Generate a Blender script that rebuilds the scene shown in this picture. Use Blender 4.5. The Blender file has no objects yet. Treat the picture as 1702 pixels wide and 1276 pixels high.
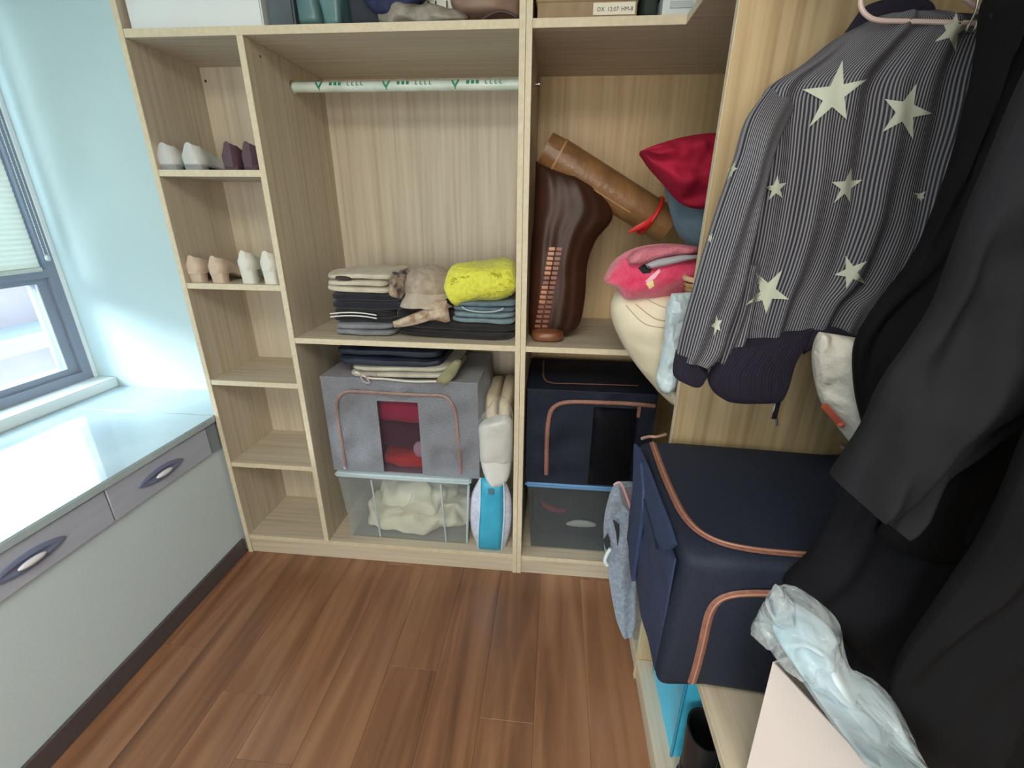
import bpy, bmesh, math, random
from mathutils import Vector, Matrix, noise
from math import sin, cos, pi, radians as R

random.seed(7)
S = bpy.context.scene
COL = S.collection

# ------------------------------------------------------------------ camera
F, CX, CY = 745.2, 850.5, 638.4          # pixels, 1702 x 1276 frame
H, D = 1.5, 1.55                          # eye height, wardrobe front plane
def rot(rx, ry, rz):
    Rx = Matrix(((1,0,0),(0,cos(rx),-sin(rx)),(0,sin(rx),cos(rx))))
    Ry = Matrix(((cos(ry),0,sin(ry)),(0,1,0),(-sin(ry),0,cos(ry))))
    Rz = Matrix(((cos(rz),-sin(rz),0),(sin(rz),cos(rz),0),(0,0,1)))
    return Rz @ Rx @ Ry
M = rot(.3696, .0906, .0106)
w = lambda v: Vector((v[0], v[2], -v[1]))
r_, d_, f_ = w(M[0]), w(M[1]), w(M[2])
cam = bpy.data.cameras.new('camera')
cam.sensor_width = 36; cam.lens = F/1702*36; cam.clip_start = .02
camo = bpy.data.objects.new('camera', cam); COL.objects.link(camo)
mw = Matrix((( r_.x, -d_.x, -f_.x, 0), (r_.y, -d_.y, -f_.y, 0), (r_.z, -d_.z, -f_.z, H), (0,0,0,1)))
camo.matrix_world = mw
S.camera = camo

def P(u, v, **k):
    """point of a plane X= / Y= / Z= seen at photo pixel (u, v)"""
    c = Vector(((u-CX)/F, (v-CY)/F, 1))
    d = r_*c[0] + d_*c[1] + f_*c[2]
    (a, val), = k.items(); i = 'XYZ'.index(a)
    o = Vector((0,0,H)); t = (val-o[i])/d[i]
    return o + d*t

# ------------------------------------------------------------------ world, lights, exposure
W = bpy.data.worlds.new('sky'); S.world = W; W.use_nodes = True
nt = W.node_tree; bg = nt.nodes['Background']
bg.inputs[0].default_value = (.70, .89, 1.0, 1); bg.inputs[1].default_value = 7.5
def light(name, kind, loc, energy, color, size=1, aim=None, **k):
    l = bpy.data.lights.new(name, kind); l.energy = energy; l.color = color
    if kind == 'AREA': l.shape = 'DISK'; l.size = size
    if kind == 'SUN': l.angle = size
    o = bpy.data.objects.new(name, l); COL.objects.link(o); o.location = loc
    if aim: o.rotation_euler = (Vector(aim)-Vector(loc)).to_track_quat('-Z','Y').to_euler()
    return o
light('sun', 'SUN', (0,0,0), 5.5, (.92,.97,1), R(26), aim=(1,.75,-.62))
light('ceiling_lamp', 'AREA', (-.15,-.55,2.54), 30, (1,.93,.83), 1.3, aim=(-.15,-.55,0))
light('room_fill_behind', 'AREA', (-.35,-2.1,1.35), 28, (1,.95,.88), 1.6, aim=(-.2,1,1.2))  # unseen fill light added behind the camera to brighten the wardrobe interiors
pt = light('window_portal', 'AREA', (-2.30,.59,1.55), 1, (1,1,1), 2.4, aim=(-1.0,.59,1.55))   # guides sampling of the sky, gives no light itself
pt.data.shape = 'RECTANGLE'; pt.data.size = 1.7; pt.data.size_y = 2.5; pt.data.cycles.is_portal = True
pt.rotation_euler = (Matrix(((0,0,-1),(1,0,0),(0,-1,0)))).to_euler()
S.view_settings.view_transform = 'Standard'
try: S.view_settings.look = 'None'
except Exception: pass
S.view_settings.gamma = 1; S.view_settings.use_curve_mapping = False
S.view_settings.exposure = .5

# ------------------------------------------------------------------ materials
def lin(c):
    return tuple((x/255/12.92 if x/255 <= .04045 else ((x/255+.055)/1.055)**2.4) for x in c)+(1,)
MC = {}
def N(t, kind, **k):
    n = t.nodes.new(kind)
    for a, b in k.items():
        if a.startswith('i_'): n.inputs[a[2:].replace('_',' ')].default_value = b
        else: setattr(n, a, b)
    return n
def mat(name, c, rough=.6, c2=None, scale=20, stretch=(1,1,1), bump=0, bscale=None, metal=0,
        lo=.35, hi=.65, sheen=0, coat=0, spec=.5, detail=4):
    if name in MC: return MC[name]
    m = bpy.data.materials.new(name); m.use_nodes = True; t = m.node_tree
    b = t.nodes['Principled BSDF']; b.inputs['Base Color'].default_value = lin(c)
    b.inputs['Roughness'].default_value = rough; b.inputs['Metallic'].default_value = metal
    b.inputs['Sheen Weight'].default_value = sheen; b.inputs['Coat Weight'].default_value = coat
    b.inputs['Specular IOR Level'].default_value = spec
    tc = N(t,'ShaderNodeTexCoord'); mp = N(t,'ShaderNodeMapping'); mp.inputs['Scale'].default_value = stretch
    t.links.new(tc.outputs['Object'], mp.inputs['Vector'])
    if c2:
        n = N(t,'ShaderNodeTexNoise'); n.inputs['Scale'].default_value = scale; n.inputs['Detail'].default_value = detail
        t.links.new(mp.outputs[0], n.inputs['Vector'])
        cr = N(t,'ShaderNodeValToRGB'); e = cr.color_ramp.elements
        e[0].position = lo; e[1].position = hi; e[0].color = lin(c); e[1].color = lin(c2)
        t.links.new(n.outputs['Fac'], cr.inputs[0]); t.links.new(cr.outputs[0], b.inputs['Base Color'])
    if bump:
        n2 = N(t,'ShaderNodeTexNoise'); n2.inputs['Scale'].default_value = bscale or scale; n2.inputs['Detail'].default_value = 3
        t.links.new(mp.outputs[0], n2.inputs['Vector'])
        bp = N(t,'ShaderNodeBump'); bp.inputs['Strength'].default_value = bump; bp.inputs['Distance'].default_value = .01
        t.links.new(n2.outputs['Fac'], bp.inputs['Height']); t.links.new(bp.outputs[0], b.inputs['Normal'])
    MC[name] = m; return m

def oak(axis, name, c1=(202,190,168), c2=(180,166,142), c3=(214,204,184)):
    """light oak laminate; long grain along the given axis"""
    m = bpy.data.materials.new(name); m.use_nodes = True; t = m.node_tree
    b = t.nodes['Principled BSDF']; b.inputs['Roughness'].default_value = .48
    tc = N(t,'ShaderNodeTexCoord'); mp = N(t,'ShaderNodeMapping')
    sc = [55,55,55]; sc[axis] = 1.6; mp.inputs['Scale'].default_value = sc
    t.links.new(tc.outputs['Object'], mp.inputs['Vector'])
    n = N(t,'ShaderNodeTexNoise'); n.inputs['Scale'].default_value = 1.0; n.inputs['Detail'].default_value = 6; n.inputs['Distortion'].default_value = .25
    t.links.new(mp.outputs[0], n.inputs['Vector'])
    cr = N(t,'ShaderNodeValToRGB'); e = cr.color_ramp.elements
    e[0].position = .25; e[0].color = lin(c2); e[1].position = .78; e[1].color = lin(c3)
    x = e.new(.5); x.color = lin(c1)
    t.links.new(n.outputs['Fac'], cr.inputs[0])
    mp2 = N(t,'ShaderNodeMapping'); s2 = [7,7,7]; s2[axis] = .5; mp2.inputs['Scale'].default_value = s2
    t.links.new(tc.outputs['Object'], mp2.inputs['Vector'])
    n2 = N(t,'ShaderNodeTexNoise'); n2.inputs['Scale'].default_value = 1; n2.inputs['Detail'].default_value = 3
    t.links.new(mp2.outputs[0], n2.inputs['Vector'])
    mx = N(t,'ShaderNodeMix'); mx.data_type = 'RGBA'; mx.blend_type = 'MULTIPLY'; mx.inputs[0].default_value = .2
    t.links.new(cr.outputs[0], mx.inputs[6]); t.links.new(n2.outputs['Fac'], mx.inputs[7])
    br = N(t,'ShaderNodeBrightContrast'); br.inputs['Bright'].default_value = .03
    t.links.new(mx.outputs[2], br.inputs[0]); t.links.new(br.outputs[0], b.inputs['Base Color'])
    bp = N(t,'ShaderNodeBump'); bp.inputs['Strength'].default_value = .25; bp.inputs['Distance'].default_value = .002
    t.links.new(n.outputs['Fac'], bp.inputs['Height']); t.links.new(bp.outputs[0], b.inputs['Normal'])
    return m
OAK_X, OAK_Y, OAK_Z = oak(0,'oak_grain_x'), oak(1,'oak_grain_y'), oak(2,'oak_grain_z')
OAK_W = oak(2,'oak_lamp_warmed_back',(208,178,130),(186,154,106),(220,194,148))  # corner bay oak, warm lamp glow painted into the colour
OAK_P = oak(2,'oak_panel',(188,164,122),(158,132,92),(206,184,144))
EDGE = mat('oak_edge_band', (214,204,178), .5, (204,193,164), 60)

def plank_mat():
    m = bpy.data.materials.new('red_brown_laminate'); m.use_nodes = True; t = m.node_tree
    b = t.nodes['Principled BSDF']; b.inputs['Roughness'].default_value = .24; b.inputs['Specular IOR Level'].default_value = .6
    tc = N(t,'ShaderNodeTexCoord'); oi = N(t,'ShaderNodeObjectInfo')
    ad = N(t,'ShaderNodeVectorMath', operation='ADD'); ml = N(t,'ShaderNodeMath', operation='MULTIPLY'); ml.inputs[1].default_value = 37
    t.links.new(oi.outputs['Random'], ml.inputs[0]); t.links.new(tc.outputs['Object'], ad.inputs[0]); t.links.new(ml.outputs[0], ad.inputs[1])
    mp = N(t,'ShaderNodeMapping'); mp.inputs['Scale'].default_value = (13,1.0,10); t.links.new(ad.outputs[0], mp.inputs['Vector'])
    n = N(t,'ShaderNodeTexNoise'); n.inputs['Scale'].default_value = 1; n.inputs['Detail'].default_value = 5; n.inputs['Distortion'].default_value = .9
    t.links.new(mp.outputs[0], n.inputs['Vector'])
    cr = N(t,'ShaderNodeValToRGB'); e = cr.color_ramp.elements
    e[0].position = .28; e[0].color = lin((104,74,56)); e[1].position = .75; e[1].color = lin((162,121,90))
    x = e.new(.48); x.color = lin((136,96,71))
    t.links.new(n.outputs['Fac'], cr.inputs[0])
    hs = N(t,'ShaderNodeHueSaturation'); mr = N(t,'ShaderNodeMapRange'); mr.inputs[3].default_value = .86; mr.inputs[4].default_value = 1.12
    t.links.new(oi.outputs['Random'], mr.inputs[0]); t.links.new(mr.outputs[0], hs.inputs['Value']); t.links.new(cr.outputs[0], hs.inputs['Color'])
    t.links.new(hs.outputs[0], b.inputs['Base Color'])
    bp = N(t,'ShaderNodeBump'); bp.inputs['Strength'].default_value = .12; bp.inputs['Distance'].default_value = .002
    t.links.new(n.outputs['Fac'], bp.inputs['Height']); t.links.new(bp.outputs[0], b.inputs['Normal'])
    return m

def clear(name, tint, alpha=.25, rough=.12, gloss=.15, milky=(230,238,240), crinkle=0):
    """thin clear plastic: see-through, a little milky, shiny"""
    m = bpy.data.materials.new(name); m.use_nodes = True; t = m.node_tree
    b = t.nodes['Principled BSDF']; b.inputs['Base Color'].default_value = lin(milky); b.inputs['Roughness'].default_value = rough
    b.inputs['Specular IOR Level'].default_value = .8
    if crinkle:
        tc = N(t,'ShaderNodeTexCoord'); nz = N(t,'ShaderNodeTexNoise'); nz.inputs['Scale'].default_value = crinkle; nz.inputs['Detail'].default_value = 2; nz.inputs['Distortion'].default_value = 1.2
        t.links.new(tc.outputs['Object'], nz.inputs['Vector']); bp = N(t,'ShaderNodeBump'); bp.inputs['Strength'].default_value = 1; bp.inputs['Distance'].default_value = .03
        t.links.new(nz.outputs['Fac'], bp.inputs['Height']); t.links.new(bp.outputs[0], b.inputs['Normal'])
    tr = N(t,'ShaderNodeBsdfTransparent'); tr.inputs[0].default_value = lin(tint)
    mx = N(t,'ShaderNodeMixShader'); lw = N(t,'ShaderNodeLayerWeight'); lw.inputs[0].default_value = .3
    mr = N(t,'ShaderNodeMapRange'); mr.inputs[3].default_value = alpha; mr.inputs[4].default_value = min(1,alpha+.3)
    t.links.new(lw.outputs['Facing'], mr.inputs[0]); t.links.new(mr.outputs[0], mx.inputs[0])
    t.links.new(tr.outputs[0], mx.inputs[1]); t.links.new(b.outputs[0], mx.inputs[2])
    t.links.new(mx.outputs[0], t.nodes['Material Output'].inputs[0])
    return m

def stripe_mat():
    m = bpy.data.materials.new('pin_striped_cloth'); m.use_nodes = True; t = m.node_tree
    b = t.nodes['Principled BSDF']; b.inputs['Roughness'].default_value = .8
    uv = N(t,'ShaderNodeUVMap'); sp = N(t,'ShaderNodeSeparateXYZ'); t.links.new(uv.outputs[0], sp.inputs[0])
    m1 = N(t,'ShaderNodeMath', operation='MULTIPLY'); m1.inputs[1].default_value = 2*pi/.0040; t.links.new(sp.outputs[0], m1.inputs[0])
    m2 = N(t,'ShaderNodeMath', operation='SINE'); t.links.new(m1.outputs[0], m2.inputs[0])
    cr = N(t,'ShaderNodeValToRGB'); e = cr.color_ramp.elements
    mr = N(t,'ShaderNodeMapRange'); mr.inputs[1].default_value = -1; t.links.new(m2.outputs[0], mr.inputs[0])
    e[0].position = .5; e[0].color = lin((36,36,44)); e[1].position = .72; e[1].color = lin((126,126,134))
    t.links.new(mr.outputs[0], cr.inputs[0]); t.links.new(cr.outputs[0], b.inputs['Base Color'])
    return m

# ------------------------------------------------------------------ object helpers
def tag(o, label=None, cat=None, group=None, kind=None):
    if label: o['label'] = label
    if cat: o['category'] = cat
    if group: o['group'] = group
    if kind: o['kind'] = kind
    return o
def thing(name, label, cat, loc=(0,0,0), group=None):
    o = bpy.data.objects.new(name, None); COL.objects.link(o); o.location = loc; o.empty_display_size = .05
    return tag(o, label, cat, group)
def wpos(o):
    v = Vector((0,0,0))
    while o is not None: v += o.location; o = o.parent
    return v

class MB:
    """collects faces in world coordinates, then builds one mesh object"""
    def __init__(s): s.v = []; s.f = []; s.uv = {}
    def add(s, vs, fs):
        o = len(s.v); s.v += [Vector(p) for p in vs]; s.f += [tuple(i+o for i in f) for f in fs]; return o
    def box(s, x0, x1, y0, y1, z0, z1):
        vs = [(x,y,z) for z in (z0,z1) for y in (y0,y1) for x in (x0,x1)]
        s.add(vs, [(0,2,3,1),(4,5,7,6),(0,1,5,4),(2,6,7,3),(0,4,6,2),(1,3,7,5)]); return s
    def bbox(s, x0, x1, y0, y1, z0, z1, b=.002, seg=1):
        bm = bmesh.new(); bmesh.ops.create_cube(bm, size=1)
        for v in bm.verts: v.co = Vector(((x0+x1)/2+v.co.x*(x1-x0), (y0+y1)/2+v.co.y*(y1-y0), (z0+z1)/2+v.co.z*(z1-z0)))
        bmesh.ops.bevel(bm, geom=bm.edges[:], offset=b, segments=seg, affect='EDGES')
        bm.verts.index_update(); s.add([v.co.copy() for v in bm.verts], [[v.index for v in f.verts] for f in bm.faces]); bm.free(); return s
    def tube(s, path, rad, n=8, flat=None, closed=False, caps=True):
        """sweep; rad number or list; flat=(normal, half thickness) gives a ribbon lying across that normal"""
        path = [Vector(p) for p in path]; L = len(path); rings = []
        up = None
        for i, p in enumerate(path):
            a = path[(i-1) % L] if (closed or i) else p; b = path[(i+1) % L] if (closed or i < L-1) else p
            t = (b-a).normalized()
            if flat: nn = Vector(flat[0]).normalized(); sd = t.cross(nn).normalized(); nn = sd.cross(t)
            else:
                if up is None: up = Vector((0,0,1)) if abs(t.z) < .9 else Vector((1,0,0))
                sd = t.cross(up).normalized(); up = sd.cross(t).normalized(); nn = up
            r = rad[i] if isinstance(rad, (list,tuple)) else rad
            h = flat[1] if flat else r
            rings.append([p + sd*cos(2*pi*k/n)*r + nn*sin(2*pi*k/n)*h for k in range(n)])
        vs = [v for g in rings for v in g]; fs = []
        for i in range(L if closed else L-1):
            for k in range(n):
                a = i*n; b = ((i+1) % L)*n
                fs.append((a+k, a+(k+1)%n, b+(k+1)%n, b+k))
        if not closed and caps: fs += [tuple(range(n-1,-1,-1)), tuple((L-1)*n+k for k in range(n))]
        s.add(vs, fs); return s
    def lathe(s, c, prof, n=24, ax=2):
        vs = []; fs = []
        for r, h in prof:
            for k in range(n):
                q = [cos(2*pi*k/n)*r, sin(2*pi*k/n)*r]; q.insert(ax, h); vs.append(Vector(c)+Vector(q))
        for i in range(len(prof)-1):
            for k in range(n): fs.append((i*n+k, i*n+(k+1)%n, (i+1)*n+(k+1)%n, (i+1)*n+k))
        fs += [tuple(range(n-1,-1,-1)), tuple((len(prof)-1)*n+k for k in range(n))]
        s.add(vs, fs); return s
    def soft(s, x0, x1, y0, y1, z0, z1, e=.3, ez=.4, nz=14, nu=40, amp=.003, fr=12, seed=0, layers=0, ld=.03, tilt=(0,0), yaw=0):
        """soft rounded block with wrinkles"""
        cx, cy, cz = (x0+x1)/2, (y0+y1)/2, (z0+z1)/2; a, b, c = (x1-x0)/2, (y1-y0)/2, (z1-z0)/2
        pw = lambda q, k: math.copysign(abs(q)**k, q)
        vs = []; fs = []
        for i in range(nz+1):
            ph = -pi/2 + pi*i/nz
            if i in (0, nz): rr = 0.0
            else: rr = abs(cos(ph))**ez
            zz = pw(sin(ph), ez)
            g = 1 - (ld*(abs(cos(pi*layers*(zz+1)/2))**6) if layers else 0)
            for k in range(nu):
                th = 2*pi*k/nu
                p = Vector((pw(cos(th), e)*rr*a*g, pw(sin(th), e)*rr*b*g, zz*c))
                q = p*fr + Vector((seed*7.3, seed*3.1, 0))
                nv = noise.noise_vector(q)*amp
                p = p + nv
                p.z += tilt[0]*p.x + tilt[1]*p.y
                if yaw: p = Vector((p.x*cos(yaw)-p.y*sin(yaw), p.x*sin(yaw)+p.y*cos(yaw), p.z))
                vs.append(p + Vector((cx,cy,cz)))
        for i in range(nz):
            for k in range(nu): fs.append((i*nu+k, i*nu+(k+1)%nu, (i+1)*nu+(k+1)%nu, (i+1)*nu+k))
        s.add(vs, fs); return s
    def slab(s, o, eu, ev, th, nu=10, nv=10, amp=.004, fr=9, bulge=0, seed=0):
        """cloth panel: grid from o along eu, ev, thickness th along eu x ev"""
        o, eu, ev = Vector(o), Vector(eu), Vector(ev); n = eu.cross(ev).normalized()
        def g(off):
            r = []
            for j in range(nv+1):
                for i in range(nu+1):
                    u, v = i/nu, j/nv; m = (4*u*(1-u))**.6*(4*v*(1-v))**.6
                    p = o+eu*u+ev*v
                    r.append(p + n*(off + bulge*m + amp*m*noise.noise(p*fr+Vector((seed,0,0)))*2))
            return r
        A, B = g(0), g(th); k = (nu+1)*(nv+1); fs = []
        for j in range(nv):
            for i in range(nu):
                q = j*(nu+1)+i; fs.append((q, q+nu+1, q+nu+2, q+1)); fs.append((k+q, k+q+1, k+q+nu+2, k+q+nu+1))
        for i in range(nu):
            fs.append((i, i+1, k+i+1, k+i)); q = nv*(nu+1)+i; fs.append((q+1, q, k+q, k+q+1))
        for j in range(nv):
            q = j*(nu+1); fs.append((q+nu+1, q, k+q, k+q+nu+1)); q += nu; fs.append((q, q+nu+1, k+q+nu+1, k+q))
        s.add(A+B, fs); return s
    def puff(s, rows, Y=None, th=.04, nr=6, nu=24, folds=(), amp=.003, fr=10, n=(0,-1,0), e=2.5, ends=(1,1), seed=0, back=1, uv=False):
        """stuffed / draped shape between two edge lines; rows = (ua,va,ub,vb[,Ya,Yb]) in photo pixels put at their own depth"""
        rr = []
        for q in rows:
            ya, yb = (q[4], q[5]) if len(q) > 4 else (Y, Y)
            rr.append((P(q[0],q[1],Y=ya), P(q[2],q[3],Y=yb)))
        n = Vector(n).normalized(); pts = []
        def cat(a,b,c,d,t): return .5*((2*b)+(c-a)*t+(2*a-5*b+4*c-d)*t*t+(3*b-a-3*c+d)*t**3)
        K = len(rr)
        for i in range(K-1):
            for j in range(nr):
                t = j/nr; ix = [max(i-1,0), i, i+1, min(i+2,K-1)]
                pts.append(tuple(cat(rr[ix[0]][z], rr[ix[1]][z], rr[ix[2]][z], rr[ix[3]][z], t) for z in (0,1)))
        pts.append(rr[-1]); T = len(pts); A = []; B = []; uvs = []
        mw_ = sum((b-a).length for a,b in pts)/T
        for i, (a, b) in enumerate(pts):
            v = i/(T-1); ev = 1
            if ends[0]: ev = min(ev, (1-(1-min(1,v*5))**2)**.5)
            if ends[1]: ev = min(ev, (1-(1-min(1,(1-v)*5))**2)**.5)
            for k in range(nu+1):
                u = k/nu; pr = max(0, 1-abs(2*u-1)**e)**.5*ev
                p = a.lerp(b, u)
                f = 0; fr_ = min(1, .3+2*v) if uv else 1
                for (am, fq, ph, sl) in folds: f += fr_*am*sin(2*pi*fq*(u+sl*v)+ph)
                w_ = min(1, pr*1.6)
                nz = noise.noise(p*fr+Vector((seed*5.1,seed,0)))*amp*2 + noise.noise(p*fr*2.7+Vector((seed,0,3)))*amp*.8
                A.append(p + n*(th*pr + (f+nz)*w_)); B.append(p - n*(th*pr*back + .0015 - (f+nz)*w_*(.6 if back<.5 else -.3)))
                uvs.append((u*mw_, v))
        k0 = (nu+1)*T; fs = []
        base = len(s.v)
        for i in range(T-1):
            for k in range(nu):
                q = i*(nu+1)+k; fs.append((q, q+nu+1, q+nu+2, q+1)); fs.append((k0+q, k0+q+1, k0+q+nu+2, k0+q+nu+1))
        for k in range(nu):
            fs.append((k, k+1, k0+k+1, k0+k)); q = (T-1)*(nu+1)+k; fs.append((q+1, q, k0+q, k0+q+1))
        for i in range(T-1):
            q = i*(nu+1); fs.append((q+nu+1, q, k0+q, k0+q+nu+1)); q += nu; fs.append((q, q+nu+1, k0+q+nu+1, k0+q))
        s.add(A+B, fs)
        for i, q in enumerate(uvs+uvs): s.uv[base+i] = q
        s.last = (pts, nu, A)
        return s
    def build(s, name, m, parent=None, smooth=True, label=None, kind=None, sub=0):
        off = wpos(parent) if parent else Vector((0,0,0))
        me = bpy.data.meshes.new(name)
        me.from_pydata([p-off for p in s.v], [], s.f)
        if s.uv:
            l = me.uv_layers.new(name='UVMap')
            for lp in me.loops: l.data[lp.index].uv = s.uv.get(lp.vertex_index, (0,0))
        bm = bmesh.new(); bm.from_mesh(me); bmesh.ops.remove_doubles(bm, verts=bm.verts, dist=1e-5) if not s.uv else None
        bmesh.ops.recalc_face_normals(bm, faces=bm.faces); bm.to_mesh(me); bm.free()
        if smooth:
            me.polygons.foreach_set('use_smooth', [True]*len(me.polygons))
            try: me.set_sharp_from_angle(angle=R(42))
            except Exception: pass
        me.materials.append(m)
        o = bpy.data.objects.new(name, me); COL.objects.link(o)
        if parent: o.parent = parent
        if sub:
            md = o.modifiers.new('sub','SUBSURF'); md.levels = sub; md.render_levels = sub
        if label: o['label'] = label
        if kind: o['kind'] = kind
        return o
from mathutils.bvhtree import BVHTree
def surface(*objs):
    """ray-castable union of finished parts, world coordinates"""
    v = []; f = []
    for o in objs:
        k = len(v); off = wpos(o); v += [x.co+off for x in o.data.vertices]; f += [[i+k for i in p.vertices] for p in o.data.polygons]
    return BVHTree.FromPolygons(v, f)
def lay(px, tree, off=.002, n=6, Y=None, Z=None):
    """smooth trim line lying on a part's surface"""
    out = []
    for q in curve(px, Y=1.0, n=n):
        d = (q-Vector((0,0,H))).normalized(); h = tree.ray_cast(Vector((0,0,H)), d)
        if h[0] is not None: nn = h[1] if h[1].dot(d) < 0 else -h[1]; out.append(h[0]+nn*off)
    # soften jitter
    for _ in range(2): out = [out[0]]+[(out[i-1]+out[i]*2+out[i+1])/4 for i in range(1,len(out)-1)]+[out[-1]]
    return out
def decal(px, tree, m, name, par, off=.0015):
    """flat print or patch lying on a surface"""
    c = [sum(a[i] for a in px)/len(px) for i in (0,1)]; ring = []
    for i in range(len(px)):
        a, b = px[i], px[(i+1)%len(px)]
        for j in range(4): ring.append((a[0]+(b[0]-a[0])*j/4, a[1]+(b[1]-a[1])*j/4))
    k = len(ring); pts = [tuple(c)]
    for q in (1,2,3): pts += [(c[0]+(a[0]-c[0])*q/3, c[1]+(a[1]-c[1])*q/3) for a in ring]
    vs = []
    for u, v in pts:
        d = (P(u,v,Y=1.0)-Vector((0,0,H))).normalized(); h = tree.ray_cast(Vector((0,0,H)), d)
        if h[0] is None: vs.append(vs[-1] if vs else P(u,v,Y=1.3)); continue
        vs.append(h[0]-d*off)
    fs = [(0,1+i,1+(i+1)%k) for i in range(k)]+[(1+q*k+i,1+(q+1)*k+i,1+(q+1)*k+(i+1)%k,1+q*k+(i+1)%k) for q in (0,1) for i in range(k)]
    mb = MB(); mb.add(vs, fs); return mb.build(name, m, par)
def curve(px, Y=None, Z=None, X=None, n=6):
    pts = [P(u,v,**({'Y':Y} if Y is not None else {'Z':Z} if Z is not None else {'X':X})) for u,v in px]; out = []
    for i in range(len(pts)-1):
        a,b,c_,d = pts[max(i-1,0)],pts[i],pts[i+1],pts[min(i+2,len(pts)-1)]
        for j in range(n):
            t = j/n; out.append(.5*((2*b)+(c_-a)*t+(2*a-5*b+4*c_-d)*t*t+(3*b-a-3*c_+d)*t**3))
    return out+[pts[-1]]
def struct(name, mb, m, parent=None, smooth=False):
    o = mb.build(name, m, parent, smooth=smooth); o['kind'] = 'structure'; return o
def bx(x0,x1,y0,y1,z0,z1,b=.0015): return MB().bbox(x0,x1,y0,y1,z0,z1,b)
def solo(name, mb, m, label, cat, group=None, **k): return tag(mb.build(name, m, None, **k), label, cat, group)
def copy_tree(o, parent=None):
    c = o.copy(); COL.objects.link(c); c.parent = parent
    for ch in [x for x in o.children]: copy_tree(ch, c)
    return c
def text(body, m, parent, size, loc, rx=(pi/2,0,0), name='printed_text', ext=.0004):
    cu = bpy.data.curves.new('t','FONT'); cu.body = body; cu.size = size; cu.extrude = ext; cu.align_x = 'CENTER'; cu.resolution_u = 2
    t = bpy.data.objects.new('t', cu); COL.objects.link(t)
    me = bpy.data.meshes.new_from_object(t); me.name = name; bpy.data.objects.remove(t)
    me.materials.clear(); me.materials.append(m)
    o = bpy.data.objects.new(name, me); COL.objects.link(o); o.parent = parent
    o.location = Vector(loc)-wpos(parent); o.rotation_euler = rx; return o

# ------------------------------------------------------------------ room shell
PAINT = mat('pale_blue_paint', (192,213,215), .85, (187,209,212), 3, bump=.05, bscale=90)
PAINTW = mat('white_paint', (214,218,214), .85, bump=.05, bscale=90)
XL, XF, XR = -1.367, .332, .93         # outer side of wardrobe, front plane of right wardrobe, right wall
YB = 2.05                               # back boards
fl = struct('floor', MB().box(-1.5,1.05,-2.2,2.2,-.06,-.012), mat('floor_underlay',(60,38,28),.8))
PM = plank_mat()
pw_, pl_ = .1725, 1.21
me = MB().bbox(.0003, pw_-.0003, .0003, pl_-.0003, -.014, 0, .0006).build('floor_plank', PM, fl, smooth=False)
plank_mesh = me.data; first = True
x = -.868 - pw_*3; c = 0
while x < XR+.1:
    off = [.742, .33, 1.07, .55, .93][(c+2) % 5] if c != 3 else .748
    y = off - pl_*3
    while y < 2.0:
        if y > -2.1:
            if first: o = me; first = False
            else: o = bpy.data.objects.new('floor_plank', plank_mesh); COL.objects.link(o); o.parent = fl
            o.location = (x, y, 0)
        y += pl_
    x += pw_; c += 1
struct('ceiling', MB().box(-2.3,1.05,-2.2,2.2,2.6,2.66), PAINTW)
struct('wall_back', MB().box(-1.45,1.05,YB+.03,YB+.13,0,2.6), PAINTW)
struct('wall_right', MB().box(XR,XR+.1,-2.2,YB+.1,0,2.6), PAINTW)
struct('wall_front', MB().box(-2.3,1.05,-2.3,-2.2,0,2.6), PAINTW)
XW = -1.386                              # wall face under the bench
struct('wall_left', MB().box(XW-.1,XW,-2.2,1.8,0,.70).box(XW-.1,XW,-2.2,-.62,.70,2.6), mat('off_white_paint', (206,224,232), .85, bump=.05, bscale=90))
struct('wall_window_return', MB().box(-2.3,XL-.0,1.80,1.9,0,2.6), PAINT)
struct('wall_window_side', MB().box(-2.3,XW-.1,-.72,-.62,0,2.6), PAINT)
struct('wall_window', MB().box(-2.27,-2.15,-.62,1.80,0,.745).box(-2.27,-2.15,-.62,1.80,2.35,2.6), PAINT)
struct('baseboard_left', MB().bbox(XW,XW+.012,-2.2,1.548,0,.078,.002), mat('dark_skirting',(76,70,72),.5,(90,84,86),18,(1,6,30)))
struct('trim_bay_head', MB().box(-2.15,XW,-.62,1.80,2.35,2.6), PAINT)

# window_1 : grey aluminium frame, two lights high, three wide
FR = mat('grey_window_frame', (136,144,160), .45)
WH = mat('white_sealant', (236,244,246), .5)
GL = clear('window_glass', (252,254,255), .03, .03)
wn = struct('window_1', MB().box(-2.215,-2.135,1.745,1.80,.75,2.35).box(-2.215,-2.135,-.62,-.565,.75,2.35)
            .box(-2.215,-2.135,-.565,1.745,2.30,2.35).box(-2.215,-2.135,-.565,1.745,.75,.79).box(-2.215,-2.135,-.565,1.745,1.215,1.25), FR)
MB().box(-2.214,-2.128,1.784,1.799,.751,2.349).build('sealant_strip', WH, wn, smooth=False)
for a, b in ((-.565,.20),(.24,.95),(.99,1.745)):
    for z0, z1 in ((.79,1.215),(1.25,2.30)):
        MB().box(-2.205,-2.15,a,a+.045,z0,z1).box(-2.205,-2.15,b-.045,b,z0,z1).box(-2.205,-2.15,a+.045,b-.045,z0,z0+.028).box(-2.205,-2.15,a+.045,b-.045,z1-.022,z1).build('sash', FR, wn, smooth=False)
        MB().box(-2.186,-2.180,a+.045,b-.045,z0+.028,z1-.022).build('pane', GL, wn, smooth=False)
        MB().box(-2.152,-2.149,b-.052,b-.046,z0+.03,z1-.024).build('gasket', WH, wn, smooth=False)
    if b < 1.7: MB().box(-2.215,-2.135,b,b+.04,.79,2.30).build('mullion', FR, wn, smooth=False)
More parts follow.
